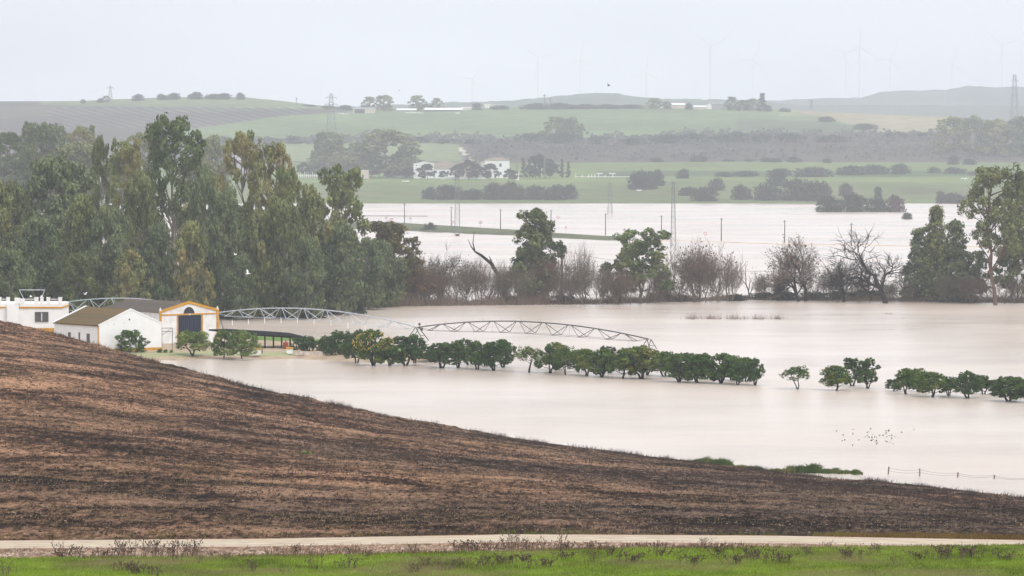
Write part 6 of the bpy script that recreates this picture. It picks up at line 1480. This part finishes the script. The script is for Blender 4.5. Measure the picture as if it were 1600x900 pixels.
# dry weeds with seed heads: one object each
M_weed = plain('dry_weed_stalk', (0.15, 0.10, 0.075), 0.9, 0.3, 3.0); M_seed = plain('dark_seed_head', (0.085, 0.052, 0.042), 0.9, 0.3, 3.0)
def weed(seed, n, h, w_):
    rg = np.random.default_rng(seed); A = Acc(); S = []; T = []; c = 0
    for i in range(n):
        x0, y0 = rg.normal(0, w_ * .18, 2); hh = h * rg.uniform(.55, 1.1); d = rg.normal(0.12, .22, 2) * hh
        P = np.array([(x0, y0, -.05), (x0 + d[0] * .4, y0 + d[1] * .4, hh * .5), (x0 + d[0], y0 + d[1], hh)]); V, Q = tube_np(P, [.016, .012, .007], 3); A.add(V, Q); tips = [P[2]]
        for k in range(5):
            f = rg.uniform(.35, .95); s = P[0] * (1 - f) + P[2] * f; e = s + np.array([rg.normal(0, .14), rg.normal(0, .14), rg.uniform(.06, .22)]) * h * 1.4
            V, Q = tube_np(np.array([s, (s + e) / 2, e]), [.009, .008, .006], 3); A.add(V, Q); tips.append(e)
        for e in tips:
            r_ = rg.uniform(.018, .035); V = e + np.array([(1, 0, 0), (-1, 0, 0), (0, 1, 0), (0, -1, 0), (0, 0, 1.5), (0, 0, -1)]) * r_
            S.append(V); T.append(np.array([(0, 2, 4), (2, 1, 4), (1, 3, 4), (3, 0, 4), (2, 0, 5), (1, 2, 5), (3, 1, 5), (0, 3, 5)]) + c); c += 6
    return dict(parts=[('stalks', A.mesh('stalks', M_weed)), ('seed_heads', npmesh('seed_heads', np.concatenate(S), T=np.concatenate(T), mats=[M_seed]))], W=w_, H=h)
WD = [weed(1, 7, .9, .9), weed(2, 9, .7, 1.1), weed(3, 4, 1.0, .6), weed(4, 14, .5, 1.9)]
def near_pt(px, D):
    X = (px - 800) / F * D; return Vector((X, D, float(near_z(px, D) + rough_z(np.array(X), np.array(D), np.array(px), np.array(D)))))
WG = 'dry weeds along the road verge'
for i, (x_, D, s_, v, lab) in enumerate(((103, 183, 1.0, 0, 'sparse dry weed alone at the left of the road verge'), (121, 182.5, .9, 1, 'dry weed right of the lone left one, with dark seed heads'), (158, 182, 1.0, 3, 'low dry weed between the left pair and the big thicket of the verge'), (185, 182.6, 1.1, 1, 'dry weed at the left end of the big verge thicket'), (205, 182.2, 1.0, 0, 'dry weed in the big verge thicket, left part'),
    (222, 182.8, 1.1, 2, 'tall dry weed in the left half of the big verge thicket'), (238, 182.4, 1.2, 1, 'tallest bushy dry weed of the big verge thicket'), (252, 182, 1.0, 0, 'dry weed in the middle of the big verge thicket'), (270, 182.7, 1.15, 1, 'dry weed in the right half of the big verge thicket'), (286, 182.3, 1.05, 0, 'dry weed near the right end of the big verge thicket'), (299, 182.5, .9, 1, 'last dry weed at the right end of the big verge thicket'),
    (98, 180.7, .8, 3, 'dark clump of dry weed at the grass edge, left'), (330, 182, .6, 3, 'low dry weed right of the big verge thicket'), (462, 182.4, .9, 1, 'dark leafy dry weed alone at the verge left of the middle'), (545, 181.5, .7, 0, 'small dry weed at the verge under the middle of the field'), (645, 182, .8, 1, 'dry weed left of the brown grass patch'), (725, 181, 1.1, 3, 'bushy brown weed at the grass edge, middle'), (748, 181.3, 1.2, 3, 'largest bushy brown weed in the middle grass edge'), (790, 183.5, .9, 0, 'dry weed with round heads against the road, left of the pair'),
    (803, 184, 1.0, 2, 'tall dry weed against the road in the middle'), (822, 183.6, .9, 1, 'dry weed against the road right of the tall middle one'), (846, 182.5, .8, 0, 'dry weed on the rubble right of the middle pair'), (877, 184, 1.1, 2, 'tall dry weed against the road at the right of centre'), (884, 181, 1.0, 3, 'bushy brown weed below the tall right of centre one'), (930, 181.5, .9, 3, 'bushy brown weed on the verge, right of centre'), (1024, 181.8, 1.0, 3, 'dark brown weed where the verge narrows'), (1100, 181, .7, 1, 'small weed at the verge on the right'), (1290, 181, .6, 0, 'tiny weed at the verge further right'))):
    b0 = near_pt(x_, D); p = WD[v]; plant('dry_weed', p, b0, p['W'] * s_, p['H'] * s_ * .95, lab, 'weed', WG)
GW = 'brown weeds growing in the green grass'
for i, (x_, D, s_, v, lab) in enumerate(((8, 172.5, .9, 2, 'single dark stalk in the grass at the left corner'), (196, 174, 1.1, 3, 'broad brown weed in the grass below the big verge thicket'), (218, 173, 1.1, 3, 'brown weed right of the broad one below the thicket'), (243, 172.2, .9, 1, 'dark weed at the photo bottom left of centre-left'), (280, 178, .8, 0, 'thin weed in the grass under the right end of the thicket'), (312, 177, .9, 2, 'tall thin weed in the grass right of the thicket'), (352, 179, .7, 1, 'small weed at the grass edge, centre-left'), (392, 173, 1.0, 1, 'dark weed at the lower left third of the grass'),
    (442, 172, .6, 2, 'short stalk at the bottom of the grass, centre-left'), (490, 174, 1.1, 2, 'long slanting stalk in the grass, left of centre'), (538, 174, .9, 0, 'weed left of the upright stalk'), (552, 174, 1.1, 2, 'upright dark stalk left of centre'), (575, 178.5, .7, 1, 'small weed in the grass top left of centre'), (648, 171.8, .8, 1, 'weed on the bottom edge left of the middle cluster'), (664, 173.5, .9, 1, 'dark weed left in the middle cluster'), (700, 172.3, .9, 0, 'dark weed low in the middle cluster'), (716, 173.2, .8, 1, 'dark weed in the middle cluster'), (742, 172.8, .9, 0, 'seeded weed in the middle cluster'), (757, 173.8, .9, 1, 'seeded weed right in the middle cluster'), (780, 174, 1.2, 3, 'broad purple brown weed right of the middle cluster'),
    (812, 175, 1.1, 3, 'broad brown weed below the tall road side one'), (845, 172.6, 1.1, 3, 'brown weed at the bottom right of centre'), (880, 176, 1.0, 3, 'brown weed in mid grass right of centre'), (925, 174.4, 1.0, 1, 'weed in mid grass further right of centre'), (958, 177.5, 1.1, 3, 'purple brown weed high in the grass right of centre'), (985, 174, 1.2, 3, 'bushy weed before the right third'), (1035, 175.8, 1.1, 3, 'weed at the start of the right third'), (1080, 173, 1.1, 3, 'low weed in the right third bottom'), (1122, 177, 1.3, 3, 'dark brown weed high in the grass at the right third'), (1150, 172.6, 1.2, 3, 'dark weed at the bottom of the right third'),
    (1190, 174.5, 1.5, 3, 'widest purple brown weed patch of the right third'), (1215, 173, 1.3, 3, 'weed patch right of the widest one'), (1262, 176, .9, 1, 'small weed in the right part of the grass'), (1335, 175.2, 1.2, 3, 'weed left of the right corner group'), (1372, 177.6, .8, 1, 'small weed high at the right'), (1400, 171.8, .7, 2, 'stalk at the bottom right'), (1440, 174.5, 1.1, 3, 'weed patch left in the right corner group'), (1490, 174, 1.5, 3, 'widest weed patch of the right corner group'), (1525, 175, 1.2, 3, 'weed patch in the right corner group'), (1580, 173.4, 1.1, 3, 'weed patch at the right edge'))):
    b0 = near_pt(x_, D); p = WD[v]; plant('dry_weed', p, b0, p['W'] * s_ * 1.05, p['H'] * s_ * .7, lab, 'weed', GW)
plant('green_tuft', GBUSH, near_pt(478, 268), 1.2, .28, 'small bright green tuft alone in the bare field', 'plant')

# ------------------------------------------------------------------ the haze
hz_ = MB().box(-6000, 6000, -250, 9000, -3.0, 420)
m, n, o = newmat('hazy_air'); pv = n.nodes.new('ShaderNodeVolumePrincipled')
pv.inputs['Color'].default_value = (0.915, 0.95, 1.0, 1); pv.inputs['Density'].default_value = HAZE_DENSITY; pv.inputs['Anisotropy'].default_value = 0.2
n.links.new(pv.outputs[0], o.inputs['Volume'])
hzo = stuff(hz_.obj('haze', m))
